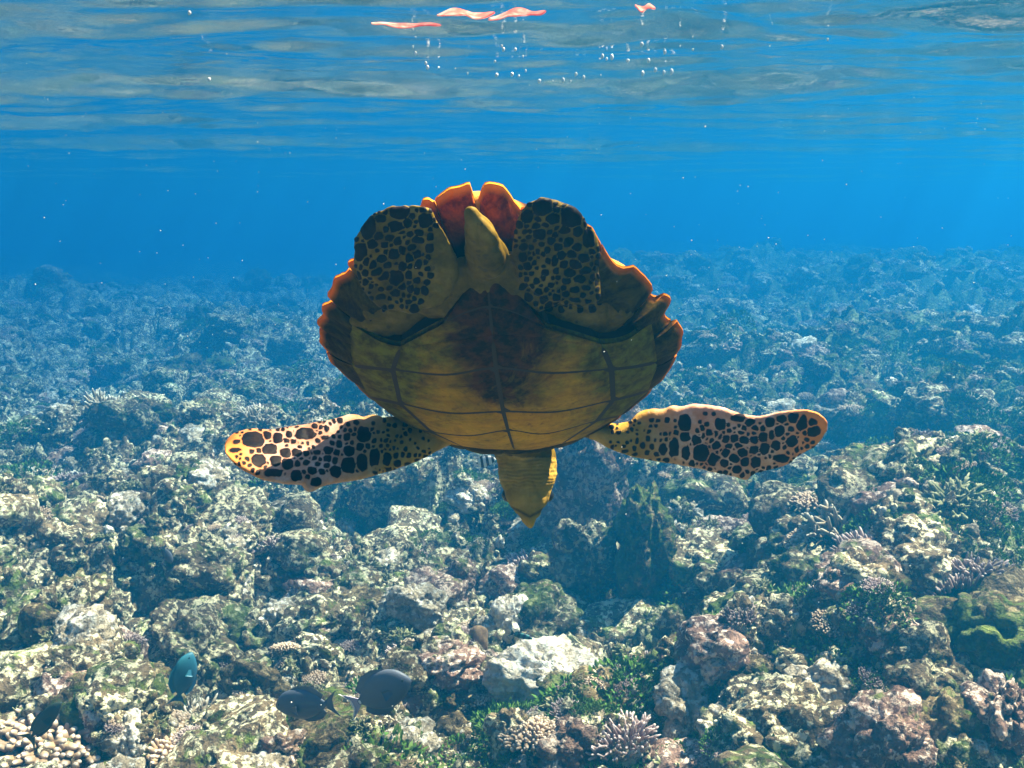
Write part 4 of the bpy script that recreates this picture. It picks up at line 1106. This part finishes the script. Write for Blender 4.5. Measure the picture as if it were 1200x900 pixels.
def make_fish(label, loc, length, ang, yaw, mat, finmat, tailmat, deep=.27, fat=.075, white_spot=False, white_edge=False):
    f = empty('fish', loc)
    f.rotation_euler = (Matrix.Rotation(yaw, 3, 'Z') @ Matrix.Rotation(-ang, 3, 'Y')).to_euler()
    f.scale = (length,)*3
    tag(f, label, 'fish')
    xs = np.array([.5, .485, .44, .36, .24, .08, -.08, -.2, -.29, -.34, -.37])
    tp = np.array([.01, .05, .12, .20, .255, .27, .235, .165, .085, .045, .045])*deep/.27
    bt = np.array([.01, .03, .075, .135, .20, .235, .21, .15, .08, .045, .045])*deep/.27
    yw = np.array([.008, .03, .055, .075, .085, .08, .062, .042, .025, .016, .012])*fat/.075
    tt = np.linspace(0, 10, 34); cs = crom(np.arange(11.), np.stack([xs, tp, bt, yw], -1), tt)
    a = np.arange(20)*2*math.pi/20
    V = []
    for x, t_, b_, y_ in cs:
        zz = np.where(np.sin(a) > 0, np.sin(a)*t_, np.sin(a)*b_); V.append(np.stack([np.full(20, x), y_*np.cos(a), zz], -1))
    V = np.concatenate(V); F = grid_faces(34, 20)
    F = np.concatenate([F, np.stack([np.arange(33)*20+19, np.arange(1, 34)*20+19, np.arange(1, 34)*20, np.arange(33)*20], -1)])
    link('body', mesh_np('body', V, F), mat, f)
    k = deep/.27
    V, F = fin_sheet([(.25, .235*k), (.08, .255*k), (-.1, .215*k), (-.28, .08*k)], [(.20, .27*k), (.04, .325*k), (-.16, .30*k), (-.33, .16*k)])
    link('dorsal_fin', mesh_np('dorsal_fin', V, F), finmat, f)
    V, F = fin_sheet([(.10, -.22*k), (-.05, -.205*k), (-.2, -.14*k), (-.28, -.08*k)], [(.05, -.27*k), (-.09, -.285*k), (-.24, -.24*k), (-.33, -.15*k)])
    link('anal_fin', mesh_np('anal_fin', V, F), finmat, f)
    V, F = fin_sheet([(-.34, .05), (-.37, .02), (-.37, -.02), (-.34, -.05)], [(-.56, .21), (-.46, .07), (-.46, -.07), (-.56, -.21)], .01)
    tail = link('tail_fin', mesh_np('tail_fin', V, F), tailmat, f)
    if white_edge:
        V, F = fin_sheet([(-.555, .205), (-.455, .07), (-.455, -.07), (-.555, -.205)], [(-.585, .225), (-.485, .07), (-.485, -.07), (-.585, -.225)], .011)
        link('fin_edge', mesh_np('fin_edge', V, F), M_white, tail)
    if white_spot:
        V, F = ICO3
        link('tail_spot', mesh_np('tail_spot', V*np.array([.032, .022, .04])+np.array([-.335, 0, .0]), F), M_white, f)
    for s in (-1, 1):
        g = np.zeros((6, 5, 3)); 
        for i in range(6):
            for j in range(5):
                u, v = i/5, j/4-.5
                g[i, j] = (.22-.15*u, s*(.068*fat/.075+.05*u), -.03+v*.11*(.4+u))
        g2 = g.copy(); g2[..., 1] += .006*s
        link('pectoral_fin', mesh_np('pectoral_fin', *closed_plate(g, g2)), finmat, f)
        Ve, Fe = ICO2
        link('eye', mesh_np('eye', Ve*.020+np.array([.40, s*.052*fat/.075, .05*k]), Fe), M_eye, f)
    return f
M_fdark = fish_mat('dark blue grey fish', (.13, .14, .17), (.035, .05, .09))  # back lightened to paint a sheen from above on the dark fish
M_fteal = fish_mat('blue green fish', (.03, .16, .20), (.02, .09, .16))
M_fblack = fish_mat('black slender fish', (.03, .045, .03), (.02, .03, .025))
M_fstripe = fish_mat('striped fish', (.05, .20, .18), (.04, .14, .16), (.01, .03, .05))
M_ftail = fish_mat('lilac tail', (.40, .33, .42), (.30, .26, .36))
M_fban = fish_mat('pale banded fish', (.75, .74, .70), (.70, .70, .66), (.03, .03, .03))
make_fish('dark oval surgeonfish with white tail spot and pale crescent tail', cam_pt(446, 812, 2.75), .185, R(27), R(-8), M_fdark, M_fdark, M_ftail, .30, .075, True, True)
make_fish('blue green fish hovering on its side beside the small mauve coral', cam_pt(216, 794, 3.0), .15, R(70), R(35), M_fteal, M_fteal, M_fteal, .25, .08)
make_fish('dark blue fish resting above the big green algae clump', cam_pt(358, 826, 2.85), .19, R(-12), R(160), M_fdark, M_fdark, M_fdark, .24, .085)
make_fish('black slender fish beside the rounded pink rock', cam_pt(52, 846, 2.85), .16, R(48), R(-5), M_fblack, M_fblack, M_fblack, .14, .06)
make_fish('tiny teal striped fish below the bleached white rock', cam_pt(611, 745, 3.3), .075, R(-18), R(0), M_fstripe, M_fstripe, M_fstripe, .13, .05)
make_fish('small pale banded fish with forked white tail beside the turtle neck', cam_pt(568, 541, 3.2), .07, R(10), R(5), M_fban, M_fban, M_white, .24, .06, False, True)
make_fish('small dark damselfish above the blue reef slope', cam_pt(196, 650, 3.8), .075, R(-70), R(20), M_fdark, M_fdark, M_fdark, .2, .06)

# ------------------------------------------------------------------ bubbles, sun glint painted on thin sheets, and specks under the surface
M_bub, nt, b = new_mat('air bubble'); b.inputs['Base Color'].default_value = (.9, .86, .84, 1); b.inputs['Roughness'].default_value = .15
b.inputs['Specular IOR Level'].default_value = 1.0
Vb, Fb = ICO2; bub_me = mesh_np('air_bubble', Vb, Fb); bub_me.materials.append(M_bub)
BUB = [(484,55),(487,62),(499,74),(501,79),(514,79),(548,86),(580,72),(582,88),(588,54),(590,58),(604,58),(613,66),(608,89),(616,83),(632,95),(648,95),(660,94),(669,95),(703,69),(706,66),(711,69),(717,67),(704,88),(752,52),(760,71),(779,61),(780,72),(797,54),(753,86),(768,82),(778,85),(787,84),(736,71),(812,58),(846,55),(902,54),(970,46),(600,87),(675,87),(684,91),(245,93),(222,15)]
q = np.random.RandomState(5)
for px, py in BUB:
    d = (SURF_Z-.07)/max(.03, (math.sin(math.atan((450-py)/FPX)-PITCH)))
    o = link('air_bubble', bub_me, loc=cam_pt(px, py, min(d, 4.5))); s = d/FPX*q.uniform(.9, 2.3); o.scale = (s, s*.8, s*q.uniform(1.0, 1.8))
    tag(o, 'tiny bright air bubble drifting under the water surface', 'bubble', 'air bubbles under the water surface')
M_glare, nt, b = new_mat('orange scrap')
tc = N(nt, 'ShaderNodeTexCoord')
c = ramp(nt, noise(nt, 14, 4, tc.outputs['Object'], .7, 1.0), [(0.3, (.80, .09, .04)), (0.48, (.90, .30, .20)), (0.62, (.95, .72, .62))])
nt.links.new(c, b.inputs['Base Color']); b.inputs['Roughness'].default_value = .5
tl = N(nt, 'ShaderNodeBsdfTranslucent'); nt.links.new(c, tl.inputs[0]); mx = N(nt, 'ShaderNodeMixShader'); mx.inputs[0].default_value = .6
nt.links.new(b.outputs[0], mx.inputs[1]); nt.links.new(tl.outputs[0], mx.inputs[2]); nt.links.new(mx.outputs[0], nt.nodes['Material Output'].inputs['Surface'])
def glare(px, py, wpx, hpx, label, seed, tilt=0.0):  # thin orange sheet added in place of sun glint on the waves
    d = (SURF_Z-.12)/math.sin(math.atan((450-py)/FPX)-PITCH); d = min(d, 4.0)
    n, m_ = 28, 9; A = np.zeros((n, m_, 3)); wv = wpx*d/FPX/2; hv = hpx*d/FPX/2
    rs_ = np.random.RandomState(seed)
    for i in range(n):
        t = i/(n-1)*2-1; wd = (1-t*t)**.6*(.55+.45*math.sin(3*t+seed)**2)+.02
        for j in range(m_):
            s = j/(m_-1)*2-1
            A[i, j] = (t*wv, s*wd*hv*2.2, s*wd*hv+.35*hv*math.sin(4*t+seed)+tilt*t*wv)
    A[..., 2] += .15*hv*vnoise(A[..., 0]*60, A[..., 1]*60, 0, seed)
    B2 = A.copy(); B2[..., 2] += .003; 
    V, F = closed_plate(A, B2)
    o = link('glare_sheet', mesh_np('glare_sheet', V, F), M_glare, loc=cam_pt(px, py, d))
    return tag(o, label, 'glare')
glare(546, 17, 68, 12, 'bright salmon orange sheet painted as sun glint at the surface with a torn twisted end', 3, .0)
glare(606, 17, 68, 13, 'bright salmon orange sheet painted as sun glint at the surface beside the twisted one', 8, .12)
glare(476, 30, 82, 7, 'thin red orange sheet painted as sun glint at the surface below the salmon ones', 5, -.02)
glare(756, 10, 24, 11, 'small rounded orange sheet painted as sun glint at the surface over the dark wave', 6, 0)

q = np.random.RandomState(9); n = 700
d = q.uniform(.6, 5, n); P = cam_pt(q.uniform(-50, 1250, n), q.uniform(60, 950, n), d)
P = P[P[:, 2] > height(P[:, 0], P[:, 1], 2)+.1]; P = P[P[:, 2] < SURF_Z-.12]
sp_me = mesh_np('speck', *ico(1)); M_speck, nt, b = new_mat('drifting speck'); b.inputs['Base Color'].default_value = (.6, .62, .6, 1); sp_me.materials.append(M_speck)
stuff_instances('drifting_specks', [sp_me], np.column_stack([P, np.zeros((len(P), 3)), q.uniform(.00025, .0007, len(P))*(.5+.5*np.linalg.norm(P, axis=1)), np.zeros(len(P))]), 'fine pale specks drifting in the water', 'plankton')

# ------------------------------------------------------------------ the water itself, as the air of this place
bm = bmesh.new(); bmesh.ops.create_cube(bm, size=1.0)
me = bpy.data.meshes.new('haze'); bm.to_mesh(me); bm.free()
mh = bpy.data.materials.new('sea water'); mh.use_nodes = True
nt = mh.node_tree; nt.nodes.clear()
out = nt.nodes.new('ShaderNodeOutputMaterial'); pv = nt.nodes.new('ShaderNodeVolumePrincipled')
pv.inputs['Color'].default_value = (*HAZE_COLOR, 1); pv.inputs['Density'].default_value = HAZE_DENSITY
pv.inputs['Absorption Color'].default_value = (*HAZE_ABSORB, 1); pv.inputs['Anisotropy'].default_value = 0.58
nt.links.new(pv.outputs[0], out.inputs['Volume'])
hb = link('haze', me, mh)
ZB, ZT = -5.0, 0.85
hb.scale = (132, 132, ZT-ZB); hb.location = (0, 0, (ZT+ZB)/2)
tag(hb, 'clear blue sea water thickening into the distance', 'water', kind='stuff')
